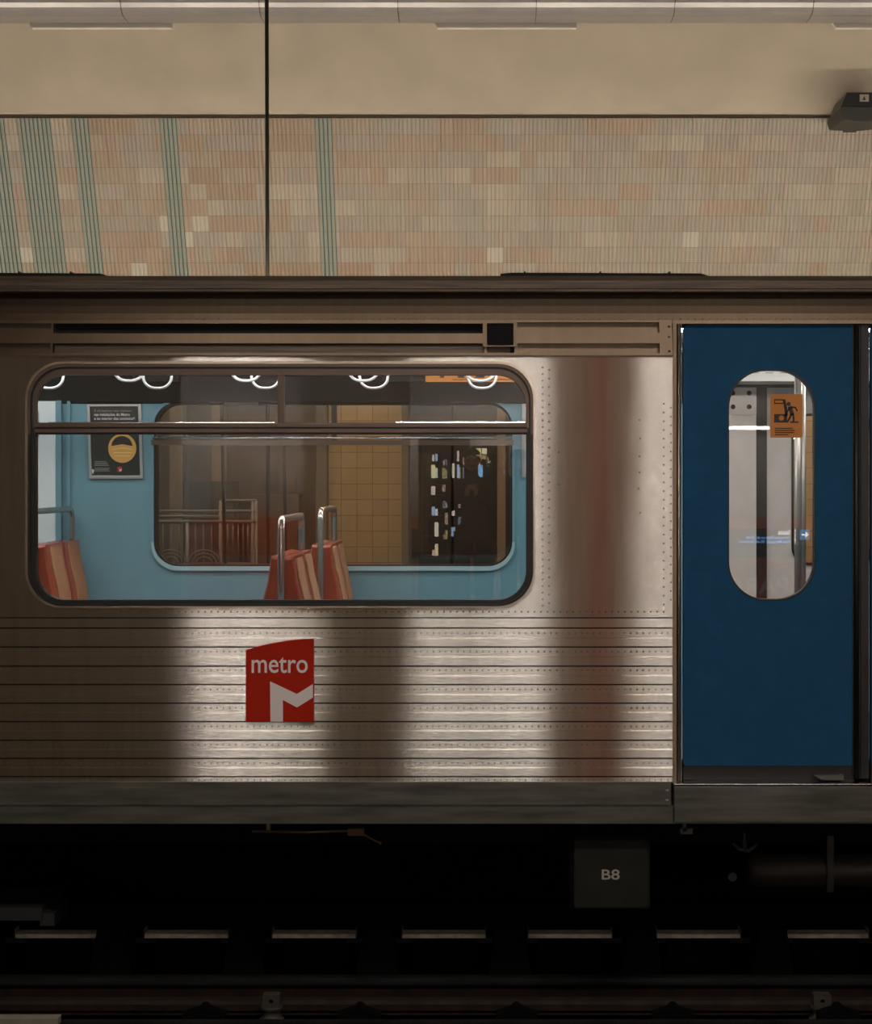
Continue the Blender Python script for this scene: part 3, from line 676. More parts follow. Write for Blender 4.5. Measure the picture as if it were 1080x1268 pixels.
# hoops stand in front/behind the pairs, straddling the backs
hoop(xA, 8.19, 9.12, 1.135, 'chrome grab hoop over the nearer pair of seats in mid window', 'chrome hoops over the seat backs')
hoop(xB, 9.65, 10.54, 1.15, 'chrome grab hoop over the middle seats across the aisle', 'chrome hoops over the seat backs')
hoop(xC, 9.65, 10.54, 1.145, 'chrome grab hoop over the seats at the window left end', 'chrome hoops over the seat backs')

# ---- hanging straps
b0 = None
def strap(x, y):
    r = empty('hanging_strap', (x, y, 2.0))
    b = MB(); hw, zt, zb_ = .075, 1.885, 1.794; R = .062
    pts = [(x-hw*.75, y, zt), (x-hw, y, zt-.02)]
    pts += [(x-hw+R-R*math.cos(a)*1.0, y, zb_+R-R*math.sin(a)) for a in [PI/2*k/5 for k in range(6)]]
    pts += [(x+hw-R+R*math.sin(a), y, zb_+R-R*math.cos(a)) for a in [PI/2*k/5 for k in range(6)]]
    pts += [(x+hw, y, zt-.02), (x+hw*.75, y, zt)]
    b.tube(pts, .0075, 10, closed=True); b.build('ring', M_WHITEPL, r)
    b = MB(); b.box(x-.02, x+.02, y-.003, y+.003, zt-.01, 2.0); b.tube([(x-.02, y, 2.0), (x+.02, y, 2.0)], .026, 12); b.build('strap_band', M_RUBBER, r)
    return r
s0 = None
for (D, base) in ((9.1, 595), (9.85, 597)):
    for k in range(-4, 2):
        x = X(base, D)+k*.573*(1.0 if D < 9.5 else 1.0)
        if x < TL+.3: continue
        px = CX+x*F/D
        pos = ('rightmost' if abs(k) == 0 else ['', 'second from right', 'third from right', 'leftmost', 'beyond the left edge', 'beyond the left edge'][-k] if k < 0 else 'beyond the window')
        if s0 is None: s0 = strap(x, D); o = s0
        else:
            o = copy_tree(s0); o.location = (x, D, 2.0)
        tag(o, 'white hand strap ring, %s in the %s row under the carriage ceiling' % (pos, 'nearer' if D < 9.5 else 'further'), 'hand strap', 'white ring hand straps')
for D in (9.1, 9.85):
    b = MB(); b.tube([(TL+.1, D, 2.0), (TR-.1, D, 2.0)], .016, 12)
    for q in (-3.0, -1.2, .6, 2.4): b.tube([(q, D, 2.0), (q, D, 2.135)], .012, 8)
    tag(b.build('strap_rail', M_CHROME), '%s chrome ceiling rail that the hand straps hang from' % ('nearer' if D < 9.5 else 'further'), 'rail', 'ceiling strap rails')
# poles in the vestibule
for a, D, lab, r_ in ((988.5, 9.3, 'left one of two vertical chrome grab poles behind the door window', .019), (994.5, 9.75, 'right one of two vertical chrome grab poles behind the door window', .016)):
    b = MB(); b.tube([(X(a, D), D, zfl), (X(a, D), D, 2.135)], r_, 14); tag(b.build('grab_pole', mat('satin_pole', (.36,.33,.30), .38, .8)), lab, 'pole', 'vestibule grab poles')
# posters
def poster_main():
    D = DF-.012
    r = empty('framed_poster', (X(142, D), D, Z(593, D)), 'black poster in silver frame with an orange masked face, by the far window', 'poster')
    k = lambda a, c: (X(a, D), Z(c, D))
    sl = lambda a, c: k(a+(c-500)*.03, c)
    b = MB(); b.plate([sl(108, 593), sl(175, 593), sl(175, 500.5), sl(108, 500.5)], [[sl(111.5, 588.8), sl(171.2, 588.8), sl(171.2, 503.5), sl(111.5, 503.5)]], D-.012, D+.01); b.build('frame', M_ALU, r, bevel=.002)
    b = MB(); b.plate([sl(111, 590), sl(172, 590), sl(172, 503), sl(111, 503)], [], D-.001, D+.01); b.build('print', M_POSTER, r)
    y = D-.0015
    text('headline', 'nas instalações do Metro\ne no interior dos comboios*.', M_TEXT, X(116.8, D), X(168, D), Z(520, D), Z(511.5, D), y, r, bold=.012, depth=.0006)
    text('headline_top', 'É obrigatório usar máscara', mat('amber_print', (.45,.32,.2), .5), X(117, D), X(163, D), Z(510.6, D), Z(506.4, D), y, r, depth=.0006)
    # masked face: ring with a mask shape
    c = (151.5, 556.5); R1, R2 = 17.4, 13.8
    ringo = [k(c[0]+R1*math.cos(t), c[1]-1.5+R1*1.04*math.sin(t)) for t in [2*PI*i/40 for i in range(40)]][::-1]
    head = [k(c[0]+13.8*math.cos(t), 552.6+13.2*math.sin(t)) for t in [PI+PI*i/20 for i in range(21)]]
    hole = [k(138, 552.3)]+[k(c[0]-.5+13.0*math.cos(t), 552.5+12.6*math.sin(t)) for t in [PI+PI*i/20 for i in range(1, 20)]]+[k(164.8, 552.3), k(157.5, 551.2), k(151.3, 550), k(145, 551.2)]
    b = MB(); b.plate(ringo, [hole], y-.0006, y); b.build('masked_face', M_ORANGE, r)
    b = MB()
    for pl in ([(139,556),(151.5,554.2),(164.5,556),(164.5,557),(151.5,555.4),(139,557)], [(140.3,559.9),(163.8,559.9),(163.8,561.1),(140.3,561.1)], [(142.5,564),(161.5,564),(161.5,565.1),(142.5,565.1)]): b.plate([k(*q) for q in pl][::-1], [], y-.0012, y-.0006)
    b.build('mask_folds', M_ORLINE, r)
    b = MB()
    for q, (w_) in enumerate((15, 16, 17, 18, 0, 19, 18, 19.5)):
        if w_: b.box(X(117, D), X(117+w_, D), y-.0005, y, Z(572+q*1.65, D), Z(571.1+q*1.65, D))
    b.build('small_print', M_GREYT, r)
    b = MB(); b.box(X(145.6, D), X(151, D), y-.0005, y, Z(584, D), Z(578, D)); e = b.build('red_emblem', mat('bright_red_print', (.5,.04,.02), .5), r)
    b = MB(); b.plate([k(*q) for q in ((148.2,584),(148.2,580.5),(149.6,581.3),(151,580.6),(151,582),(149.6,582.8),(149.2,584))][::-1], [], y-.001, y-.0005); b.build('emblem_mark', M_TEXT, e)
    b = MB(); b.plate([k(*q) for q in ((113.3,580.5),(116.8,581.8),(116.2,584.8),(115.2,587),(114,584.5))][::-1], [], y-.0008, y); b.build('paper_scrap', M_TEXT, r)
poster_main()
D = DF-.012
r = empty('framed_poster', (X(668, D), D, Z(590, D)), 'silver poster frame at right edge of the large window, mostly hidden', 'poster')
b = MB(); b.plate(rpx(646.5, 712, 500, 591, .5, D, 2), [rpx(650.5, 708, 504, 587, .5, D, 2)], D-.012, D+.01); b.build('frame', M_ALU, r, bevel=.002)
b = MB(); b.box(X(650, D), X(709, D), D-.001, D+.01, Z(588, D), Z(503, D)); b.build('print', M_PANELPALE, r)

# ---- under the carriage
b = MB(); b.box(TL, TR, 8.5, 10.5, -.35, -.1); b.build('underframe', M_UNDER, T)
D = 8.14
b = MB(); b.box(X(710, D), X(805, D), D, D+.5, Z(1126, D), Z(1040, D)); bx = b.build('equipment_box', M_BOX, T, bevel=.012, label='charcoal square box lettered B8 under the carriage')
b = MB(); b.cbox(X(706, D), X(806.5, D), D+.02, D+.06, Z(1128.5, D), Z(1037, D), .01); b.build('box_rim', M_UNDER, bx)
text('lettering', 'B8', M_LETTER, X(745.3, D), X(767.5, D), Z(1089.3, D), Z(1076.5, D), D, bx, bold=.012)
b = MB(); b.box(X(720, D), X(730, D), D+.1, D+.3, Z(1040, D), -.1); b.box(X(785, D), X(795, D), D+.1, D+.3, Z(1040, D), -.1); b.build('box_hanger', M_UNDER, bx)
b = MB(); D = 8.5; zc = Z(1078, D); b.tube([(X(925, D), D, zc), (X(935, D), D, zc), (X(1400, D), D, zc)], [.05, .075, .075], 18); b.box(X(1020, D), X(1028, D), D-.09, D+.1, zc-.08, -.3); b.box(X(1200, D), X(1208, D), D-.09, D+.1, zc-.08, -.3); b.build('air_tank', mat('brown_tank', (.03,.024,.018), .6), T)
b = MB(); b.tube([(X(908, D), D, Z(1044, D)), (X(916, D), D, Z(1052, D)), (X(928, D), D, Z(1054, D)), (X(938, D), D, Z(1045, D))], .009, 8); b.tube([(X(906, D), D, Z(1084, D)), (X(906, D), D-.04, Z(1084, D))], .02, 12); b.tube([(X(922, D), D, Z(1054, D)), (X(922, D), D+.02, -.2)], .01, 8); b.build('brake_hose', mat('grey_hose', (.05,.05,.05), .5), T)
D = 8.3
b = MB(); b.tube([(X(312, D), D, Z(1029.5, D)), (X(380, D), D, Z(1030.5, D)), (X(432, D), D, Z(1029, D))], .006, 8); b.box(X(330, D), X(334, D), D, D+.05, Z(1030, D), -.1); pp = b.build('brake_pipe', mat('brass_pipe', (.30,.20,.11), .35, .7), T)
b = MB(); b.box(X(431, D), X(451, D), D-.02, D+.05, Z(1034, D), Z(1025.5, D)); b.build('pipe_valve', mat('rust_brown', (.14,.07,.03), .6), pp)
b = MB(); b.tube([(X(448, D), D, Z(1032, D)), (X(460, D), D-.01, Z(1038, D)), (X(471, D), D-.01, Z(1043.5, D))], .004, 8); b.ball((X(471, D), D-.01, Z(1043.5, D)), .007); b.build('valve_lever', mat('rust_brown', (.14,.07,.03), .6), pp)
b = MB(); b.box(X(-60, 8.4), X(52, 8.4), 8.4, 8.8, Z(1140, 8.4), Z(1124, 8.4)); b.box(X(48, 8.4), X(66, 8.4), 8.42, 8.7, Z(1148, 8.4), Z(1132, 8.4)); b.box(X(-60, 8.4), X(-30, 8.4), 8.4, 8.8, Z(1140, 8.4), -.2); b.build('bogie_arm', mat('bogie_grey', (.022,.022,.022), .6), T)
for sx in (-3.3, 2.9):
    for dy in (8.72, 10.1):
        b = MB(); b.tube([(sx, dy-.06, -.58), (sx, dy+.06, -.58)], .42, 32); b.build('wheel', M_UNDER, T)
b = MB(); b.box(X(843, 8.2), X(858, 8.2), 8.2, 8.25, Z(1033, 8.2), Z(1026, 8.2)); b.box(X(846, 8.2), X(850, 8.2), 8.2, 8.25, Z(1030, 8.2), -.1); b.build('pipe_clip', mat('grey_clip', (.08,.08,.075), .5), T)

# ================================================================== TRACK
def rail(y, lab, name='running_rail', web=None, head=None):
    r = empty(name, (0, y, -1.16), lab, 'rail')
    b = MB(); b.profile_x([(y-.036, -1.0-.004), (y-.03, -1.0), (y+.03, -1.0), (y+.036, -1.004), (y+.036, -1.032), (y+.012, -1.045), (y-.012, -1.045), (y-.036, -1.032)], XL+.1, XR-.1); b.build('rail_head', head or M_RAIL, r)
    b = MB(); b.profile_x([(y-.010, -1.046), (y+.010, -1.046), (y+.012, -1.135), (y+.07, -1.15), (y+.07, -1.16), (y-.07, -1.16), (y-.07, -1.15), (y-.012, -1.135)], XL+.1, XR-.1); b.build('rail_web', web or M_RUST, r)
    return r
rr = rail(8.66, 'dark running rail under the near side of the carriage')
b = MB(); b.box(X(560, 8.6), X(604, 8.6), 8.60, 8.645, -1.125, -1.055)
for q in (566, 574, 590, 598): b.dome((X(q, 8.6), 8.6, -1.09), .012, .012, n=6)
b.build('fishplate', M_RUST, rr)
rail(10.10, 'running rail hidden in the dark below the far side of the carriage', web=M_UNDER, head=M_UNDER)
# concrete sleeper beam under the rail
b = MB(); b.box(XL+.1, XR-.1, 8.2, 8.52, -1.22, -1.17); tag(b.build('track_slab', M_CONC), 'dark concrete strip running in front of the nearer rail', 'track slab')
# rail seat blocks behind the rail
for i, px in enumerate([-192, -27.5, 137, 301.5, 466.5, 631.5, 795, 957.5, 1122]):
    D = 8.84
    b = MB(); zt_ = Z(1151, D); zb_ = -1.22
    b.v += []; xa, xb = X(px-17, D), X(px+17, D); xa2, xb2 = X(px-29, D), X(px+29, D)
    b.plate([(xa2, zb_), (xb2, zb_), (xb2, zb_+.10), (xb, zt_), (xa, zt_), (xa2, zb_+.10)], [], D, D+.2)
    o = b.build('rail_support', M_UNDER); pos = ['', 'partly cut off', 'leftmost', 'second from left', 'third from left', 'fourth from left', 'fifth from left', 'rightmost', 'beyond right edge'][i]
    tag(o, 'black tapered rail support block, %s in the row between the pale plates' % (pos or 'beyond left edge'), 'rail support', 'black rail support blocks')
    b = MB(); b.box(X(px-27, 8.78), X(px-3, 8.78), 8.745, 8.82, -1.219, -1.13); b.box(X(px+4, 8.78), X(px+27, 8.78), 8.745, 8.82, -1.219, -1.13); b.build('rail_clip', mat('clip_grey', (.05,.05,.045), .6), o, bevel=.004)
pl0 = None
for i, px in enumerate([-238, -82, 73, 232.5, 390, 550, 705.5, 864, 1022, 1180]):
    D = 9.25; r = None
    a, c = X(px-51, D), X(px+51, D); z = Z(1154, D)
    r = empty('tie_plate', ((a+c)/2, D, z)); 
    b = MB(); b.box(a, c, D-.045, D+.045, z-.02, z); b.build('plate', M_TIE, r)
    for q in (a-.004, c):
        b = MB(); b.box(q, q+.004, D-.045, D+.03, z-.02, z+.025); b.build('end_flange', mat('dull_flange', (.25,.22,.18), .6), r)
    b = MB(); b.box(a+.05, c-.05, D-.03, D+.05, -1.22, z-.021); b.build('foot', M_UNDER, r)
    tag(r, 'pale metal tie plate in the dark trackbed, %s' % ['off the left edge', 'just off the left edge', 'leftmost', 'second from left', 'third from left', 'fourth of seven', 'third from right, below the B8 box', 'second from right', 'rightmost', 'off the right edge'][i], 'tie plate', 'pale tie plates between the rails')
# power rail at the camera side
D = 7.62; z = Z(1237, D)
r = empty('power_rail', (0, D, -1.22), 'rusty brown power rail running low along the bottom of view', 'rail')
b = MB(); b.profile_x([(D-.03, z-.015), (D-.02, z), (D+.03, z), (D+.035, z-.01), (D+.035, z-.04), (D-.03, z-.04)], XL+.1, XR-.1); b.build('rail_bar', M_RUST, r)
b = MB(); b.box(XL+.1, XR-.1, D-.02, D+.02, z-.06, z-.041); b.build('rail_foot', M_RUST, r)
for i, px in enumerate([-330, 335, 1020]):
    b = MB(); x = X(px, 7.5); y = 7.55; zz = Z(1234, 7.5)
    b.plate(rrect(x-.035, x+.035, zz-.05, zz, .006), [rrect(x-.008, x+.008, zz-.034, zz-.018, .004)], y-.03, y+.02)
    o = b.build('insulator_bracket', mat('bracket_grey', (.06,.058,.05), .6))
    tag(o, 'grey insulator bracket holding the power rail, %s' % ['off the left edge', 'left of centre at the bottom edge', 'near the right bottom corner'][i], 'insulator')
    b = MB(); b.tube([(x, y, -1.22), (x, y, zz-.12), (x, y, zz-.12), (x, y, zz-.10), (x, y, zz-.09), (x, y, zz-.07), (x, y, zz-.06), (x, y, zz-.051)], [.03, .03, .05, .05, .035, .035, .045, .045], 16); b.build('insulator_body', mat('bracket_grey', (.06,.058,.05), .6), o)
# low ledge and dark clamps at the very bottom
D = 7.3
b = MB(); b.box(XL+.1, X(76, D), D-.06, D+.0, -1.22, Z(1256, D)); tag(b.build('trough_lid', mat('pale_lid', (.30,.28,.22), .7, noise=.2)), 'pale cable trough lid at the bottom left corner', 'cable trough')
b = MB(); b.box(X(78, D), XR-.1, D-.05, D, -1.22, Z(1262, D)); tag(b.build('cable_trough', M_CONC), 'dark cable trough running along the bottom edge', 'cable trough')
for i, px in enumerate([252, 445, 640, 835, 1040]):
    b = MB(); y = 7.42; zz = Z(1250, y)
    b.plate([(X(px-30, y), -1.22), (X(px+30, y), -1.22), (X(px+26, y), Z(1256, y)), (X(px+7, y), zz), (X(px+3, y), zz+.015), (X(px-3, y), zz+.015), (X(px-7, y), zz), (X(px-26, y), Z(1256, y))], [], y, y+.06)
    tag(b.build('rail_clamp', M_UNDER), 'black bolted clamp at the bottom edge, %s' % ['leftmost', 'second from left', 'middle one of five', 'second from right', 'rightmost'][i], 'clamp', 'black clamps along the power rail')

# ================================================================== FAR PLATFORM THINGS
D = 13.3
r = empty('cable_duct', (0, D, Z(18, D)), 'pale rounded metal duct running along the top of the wall', 'duct')
nseg = 12; step = 171*D/F; xs0 = X(-20-171*4, D)
for k in range(nseg):
    xa = xs0+k*step
    if xa < XL: continue
    if xa+step > XR: break
    b = MB(); zb_ = Z(18, D); pr = []
    pr = [(D+.25, zb_+.30), (D-.05, zb_+.30)]+[(D+.06-.14*math.sin(a), zb_+.14-.14*math.cos(a)) for a in [PI/2*(1-q/6) for q in range(7)]]+[(D+.25, zb_)]
    b.profile_x(pr, xa+.003, xa+step-.003); b.build('duct_section', M_DUCT, r)
    b = MB(); b.profile_x([(y_, z_) if i in (0, 9) else (y_-.004, z_-.003 if z_ < zb_+.2 else z_) for i, (y_, z_) in enumerate(pr)], xa-.0025, xa+.0025); b.build('duct_joint', M_BRONZE, r)
for i, (a, c) in enumerate(((34, 213), (537, 714), (1031, 1215), (-470, -290))):
    D = 13.57
    b = MB(); b.plate([(X(a+5, D), Z(34.5, D)), (X(c, D), Z(34.5, D)), (X(c, D), Z(18.8, D)), (X(a-4, D), Z(18.8, D))], [], D, D+.05)
    b.v = [(x, y_+(Z(34.5, D)-z_)*-.5, z_) for x, y_, z_ in b.v]
    tag(b.build('mounting_tray', M_FIT), 'pale sheet tray under the duct, %s' % ['leftmost, left of the black pole', 'middle one above the carriage window', 'rightmost above the speaker', 'off the left edge'][i], 'tray', 'pale trays under the duct')
D = 12.6
r = empty('hanging_pole', (X(331.5, D), D, 0), 'thin black pole rising behind the carriage in front of the tiled wall', 'pole')
b = MB(); b.tube([(X(332.5, D), D, 0), (X(330, D), D, 5.45)], .0135, 12); b.build('pole_shaft', M_POLE, r)
b = MB(); b.tube([(X(332.5, D), D, 0), (X(332.5, D), D, .02)], .05, 16); b.build('pole_base', M_POLE, r)
# speaker
D = 13.85
r = empty('wall_speaker', (X(1060, D), D+.2, Z(150, D)), 'dark grey angular loudspeaker on the wall at upper right', 'speaker')
k = lambda a, c: (X(a, D), Z(c, D))
def fr(mb, front, back, y0, y1):      # loft between two outlines
    n = len(front); mb.add([(x, y0, z_) for x, z_ in front]+[(x, y1, z_) for x, z_ in back], [tuple(range(n)), tuple(range(n, 2*n))[::-1]]+[(i, n+i, n+(i+1) % n, (i+1) % n) for i in range(n)]); return mb
b = MB(); fr(b, [k(1042, 132), k(1045, 148), k(1060, 150.5), k(1080, 150), k(1096, 147), k(1099, 132)], [k(1037, 139), k(1040, 148), k(1060, 149), k(1080, 149), k(1099, 147), k(1104, 139)], D, D+.42); b.build('grille_body', M_SPK, r, bevel=.004)
b = MB(); fr(b, [k(1042, 132), k(1099, 132), k(1092, 114), k(1049, 114)], [k(1037, 139), k(1104, 139), k(1094, 116), k(1047, 116)], D+.01, D+.42); b.build('housing', mat('near_black_plastic', (.012,.014,.016), .4), r, bevel=.004)
b = MB(); D2 = D-.002; b.box(X(1065, D), X(1076, D), D-.004, D+.014, Z(125.5, D), Z(117, D)); lb = b.build('rating_label', mat('label_grey', (.30,.26,.22), .6), r)
b = MB(); b.plate([(X(1068, D), Z(124, D)), (X(1072, D), Z(124, D)), (X(1070.5, D), Z(119, D))], [], D-.006, D-.004); b.build('label_mark', M_STICKD, lb)
b = MB(); b.box(X(1062, D), X(1078, D), D+.4, 14.4, Z(147, D), Z(130, D)); b.build('wall_bracket', M_SPK, r)
# boards and columns on the far wall, seen through the windows
def board(name, a, c, t, bt, D, m, lab, cat, th=.06):
    b = MB(); b.box(X(a, D), X(c, D), D, 15.03 if th is None else D+th, (0 if bt is None else Z(bt, D)), Z(t, D)); return tag(b.build(name, m), lab, cat)
board('wall_board', 150, 391, 480, None, 14.7, M_BOARDF, 'large brown board on the far platform wall, left half of the far window', 'board', None)
board('wall_board', 506, 760, 480, None, 14.7, M_DARKB, 'dark board on the far platform wall, right of the yellow tiles', 'board', None)
board('square_column', 391.5, 404.5, 440, None, 14.2, mat('olive_column', (.10,.09,.065), .6), 'narrow olive column just left of the yellow tiles', 'column', .2)
board('square_column', 497.5, 505.5, 440, None, 14.2, mat('olive_column', (.10,.09,.065), .6), 'narrow olive column just right of the yellow tiles', 'column', .2)
board('square_column', 616, 626, 440, None, 14.2, mat('tan_column', (.20,.16,.10), .6), 'tan column near the right end of the far window', 'column', .2)
board('square_column', 262, 277, 440, None, 14.2, mat('grey_column', (.17,.14,.10), .6), 'grey brown column behind the railing, right one', 'column', .2)
board('square_column', 210, 226, 440, None, 14.2, mat('grey_column', (.17,.14,.10), .6), 'grey brown column behind the railing, left one', 'column', .2)
board('wall_notice', 325, 344, 582, 608, 14.66, mat('dark_notice', (.05,.035,.022), .6), 'small dark notice on the brown board, left of two', 'notice', .03)
board('wall_notice', 347, 366, 582, 608, 14.66, mat('tan_notice', (.12,.08,.05), .6), 'small tan notice on the brown board, right of two', 'notice', .03)
board('bench_back', 306, 370, 612, None, 14.3, mat('dull_bench', (.075,.05,.03), .6), 'low dull brown cabinet standing below the notices', 'cabinet', .3)
board('vending_cabinet', 228, 290, 596, None, 13.9, M_DARKB, 'dark cabinet between the grey columns behind the railing', 'cabinet', .25)
# railing with fan arcs
D = 12.4
r = empty('arched_railing', (X(250, D), D, 0), 'thin grey platform railing with fan shaped arcs seen through both windows', 'railing')
b = MB()
for y_ in (633, 639.5): b.tube([(X(150, D), D, Z(y_, D)), (X(273, D), D, Z(y_, D))], .010, 8)
b.tube([(X(150, D), D, Z(646, D)), (X(318, D), D, Z(646, D))], .012, 8); b.tube([(X(273, D), D, Z(620, D)), (X(318, D), D, Z(620, D))], .010, 8); b.tube([(X(273, D), D, Z(633, D)), (X(318, D), D, Z(633, D))], .010, 8); b.tube([(X(150, D), D, Z(698, D)), (X(318, D), D, Z(698, D))], .010, 8); b.build('top_rail', M_RAILING, r)
for q in (232, 273, 313, 317):
    b = MB(); b.tube([(X(q, D), D, 0), (X(q, D), D, Z(620 if q > 240 else 646, D))], .011, 8); b.build('post', M_RAILING, r)
for q in list(range(192, 273, 10))+[282, 288.5, 295, 301, 307]:
    b = MB(); b.tube([(X(q, D), D, Z(698, D)), (X(q, D), D, Z(646, D))], .0055, 6); b.build('baluster', M_RAILING, r)
for cx in (211, 253):
    for R in (20, 15, 10):
        b = MB(); b.tube([(X(cx+R*math.cos(t), D), D-.01, Z(698-R*.85*math.sin(t), D)) for t in [PI*i/14 for i in range(15)]], .0055, 6); b.build('fan_arc', M_RAILING, r)
# uplight troughs hung over the far platform behind the carriage
def uplight(xa, xb, lab):
    y = 12.0; z = 2.40
    r = empty('uplight_trough', ((xa+xb)/2, y, z), lab, 'lamp', 'hidden uplight troughs')
    b = MB(); b.profile_x([(y-.12, z+.05), (y-.12, z), (y+.12, z), (y+.12, z+.05), (y+.11, z+.05), (y+.11, z+.01), (y-.11, z+.01), (y-.11, z+.05)], xa, xb); b.build('trough', M_POLE, r)
    b = MB(); b.tube([(xa+.03, y, z+.06), (xb-.03, y, z+.06)], .035, 12); b.build('tube', mat('far_tube_glow', (1,1,1), .5, emit=(1.0,.88,.74), es=L_FAR), r)
    b = MB(); b.tube([(xa+.03, y+.06, z-.035), (xb-.03, y+.06, z-.035)], .02, 12); b.build('lower_tube', mat('far_low_tube_glow', (1,1,1), .5, emit=(1.0,.88,.74), es=L_FAR*1.4), r)
    for q in (xa+.1, xb-.1):
        b = MB(); b.tube([(q, y, z), (q, y+.4, z-2.4)], .012, 8); b.build('stay', M_POLE, r)
for i, xa in enumerate((-5.6, -3.4, 1.7, 3.6)): pass
for i, xa in enumerate((-5.9, -4.4, -2.9, -1.4, .1, 1.6, 3.1, 4.4)):
    uplight(xa, xa+1.3, 'lamp trough hidden behind the carriage roof, number %d from the left'.replace('number %d', ['first','second','third','fourth','fifth','sixth','seventh','eighth'][i]))

# ================================================================== THE NEAR PLATFORM (seen only as reflections)
def wall_tube(xa, xb, z, lab, es=L_WALLTUBE, y=-3.9):
    r = empty('wall_lamp', ((xa+xb)/2, y, z), lab, 'lamp', 'tube lamps on the wall behind the camera')
    b = MB(); b.box(xa, xb, -4.0, y-.03, z-.03, z+.03); b.build('housing', M_ALU, r)
    b = MB(); b.tube([(xa+.02, y, z), (xb-.02, y, z)], .012, 12); b.build('tube', mat('near_tube_glow', (1,1,1), .5, emit=(1.0,.93,.88), es=es), r)
for i, (xa, xb) in enumerate(((-3.4, -2.1), (-2.0, -.6), (-.5, .9), (1.0, 2.0), (2.1, 3.1), (3.7, 5.0))): wall_tube(xa, xb, 1.868, 'tube lamp on the wall behind the camera, %s from the left' % ['first','second','third','fourth','fifth','sixth'][i])
def unseen_ceil_lamp(xa, xb, y, z, w_):
    r = empty('unseen_ceiling_lamp', ((xa+xb)/2, y, z), 'long lamp over the near platform, unseen and spaced to band the steel, %s' % w_, 'lamp', 'unseen long lamps over the near platform')
    b = MB(); b.box(xa, xb, y-.28, y+.28, z+.03, z+.09); b.build('housing', M_POLE, r)
    b = MB(); b.box(xa+.02, xb-.02, y-.25, y+.25, z, z+.028); b.build('diffuser', mat('ceiling_lamp_glow', (1,1,1), .5, emit=(1.0,.9,.8), es=L_NEAR), r)
    for q in (xa+.2, xb-.2):
        b = MB(); b.tube([(q, y, z+.09), (q, y, 5.45)], .01, 8); b.build('rod', M_POLE, r)
for xa, xb, w_ in ((-2.25, -1.24, 'left one'), (-.56, .50, 'middle one'), (1.13, 3.0, 'right one')): unseen_ceil_lamp(xa, xb, 3.0, 4.7, w_)  # unseen lamps, gaps set to leave dark bands in the steel
# unseen pillars added behind the camera to darken bands in the steel reflection
def pillar(xa, xb, y, m, lab, stripe=None):
    r = empty('added_pillar', ((xa+xb)/2, y, 0), lab, 'pillar')
    b = MB(); b.cbox(xa, xb, y-.15, y+.15, .12, 5.45, .02); b.build('added_pillar_shaft', m, r)
    b = MB(); b.box(xa-.02, xb+.02, y-.17, y+.17, 0, .12); b.build('added_pillar_plinth', M_CONC, r)
    if stripe:
        b = MB(); b.box(stripe[0]-.02, stripe[1]+.03, y+.15, y+.165, .3, 3.2); b.build('red_streak_strip', M_REDP, r)  # added to give the red streak in the steel reflection
pillar(.60, 1.50, -1.0, M_ADDED_PILLAR, 'tan pillar with a red strip added behind the camera to band the steel, right one', (1.0, 1.10))
pillar(-1.64, -.66, -1.0, M_ADDED_PILLARD, 'greyish tan pillar added behind the camera to band the steel, left one')
b = MB(); b.box(-5.6, -2.75, -1.4, -.9, 0, 3.3); tag(b.build('added_kiosk', M_ADDED_KIOSK, bevel=.02), 'added olive kiosk darkening the steel reflection, behind and left of the camera', 'kiosk')  # unseen block added to keep the left of the steel dark
# sign band and station name on the near wall
yw = -3.98
r = empty('sign_band', (0, yw, .48), 'dark sign band with exit and line lettering on the wall behind the camera', 'sign')
b = MB(); b.box(-2.0, 5.5, yw-.01, yw+.02, .47, .78); b.build('band', M_SIGNB, r)
mw = mat('lit_white_letter', (1,1,1), .5, emit=(1,1,.97), es=7); mb_ = mat('lit_blue_letter', (.1,.4,.9), .5, emit=(.14,.45,1.0), es=6); mbt = mat('lit_blue_tile', (.1,.4,.9), .5, emit=(.10,.40,.9), es=2.2)
Dv = 19.96
def vx(px): return (px-CX)*Dv/F
def vz(py): return CZ-(py-CY)*Dv/F
text('lettering', 'Azul', mw, vx(524), vx(543), vz(677), vz(666), yw+.022, r, facing=1, bold=.01, depth=.003)
text('lettering', 'Linha', mw, vx(530), vx(543), vz(664), vz(660), yw+.022, r, facing=1, bold=.01, depth=.003)
text('lettering', 'Saída', mw, vx(966), vx(981), vz(662.5), vz(656.5), yw+.022, r, facing=1, bold=.01, depth=.003)
text('lettering', 'Avenida Duque de Ávila\nRua Marquês Sá da Bandeira', mb_, vx(916), vx(981), vz(674), vz(663), yw+.022, r, facing=1, bold=.01, depth=.003)
b = MB(); b.box(vx(993), vx(1005), yw+.02, yw+.024, vz(669), vz(656)); ar = b.build('arrow_tile', mbt, r)
b = MB(); b.plate([(vx(a), vz(c)) for a, c in ((995,661.6),(1000,661.6),(1000,658.5),(1004,662.5),(1000,666.5),(1000,663.4),(995,663.4))][::-1], [], yw+.025, yw+.026); b.build('arrow', mw, ar)
b = MB(); b.box(vx(987), vx(987.8), yw+.02, yw+.023, vz(674), vz(656)); b.build('divider', mw, r)
r = empty('station_name', (0, yw, .05), 'station name in large grey letters low on the wall behind the camera', 'sign')
for x0 in (600, 912-55):
    text('lettering', 'PARQUE', mat('grey_big_letter', (.85,.85,.8), .5), vx(x0), vx(x0+122), vz(740), vz(716), yw+.002, r, facing=1, bold=.02, depth=.01)
b = MB(); b.tube([(vx(593), yw, vz(728)), (vx(593), yw+.01, vz(728))], .10, 24); b.build('line_dot', mat('teal_dot', (.0,.30,.30), .5), r)
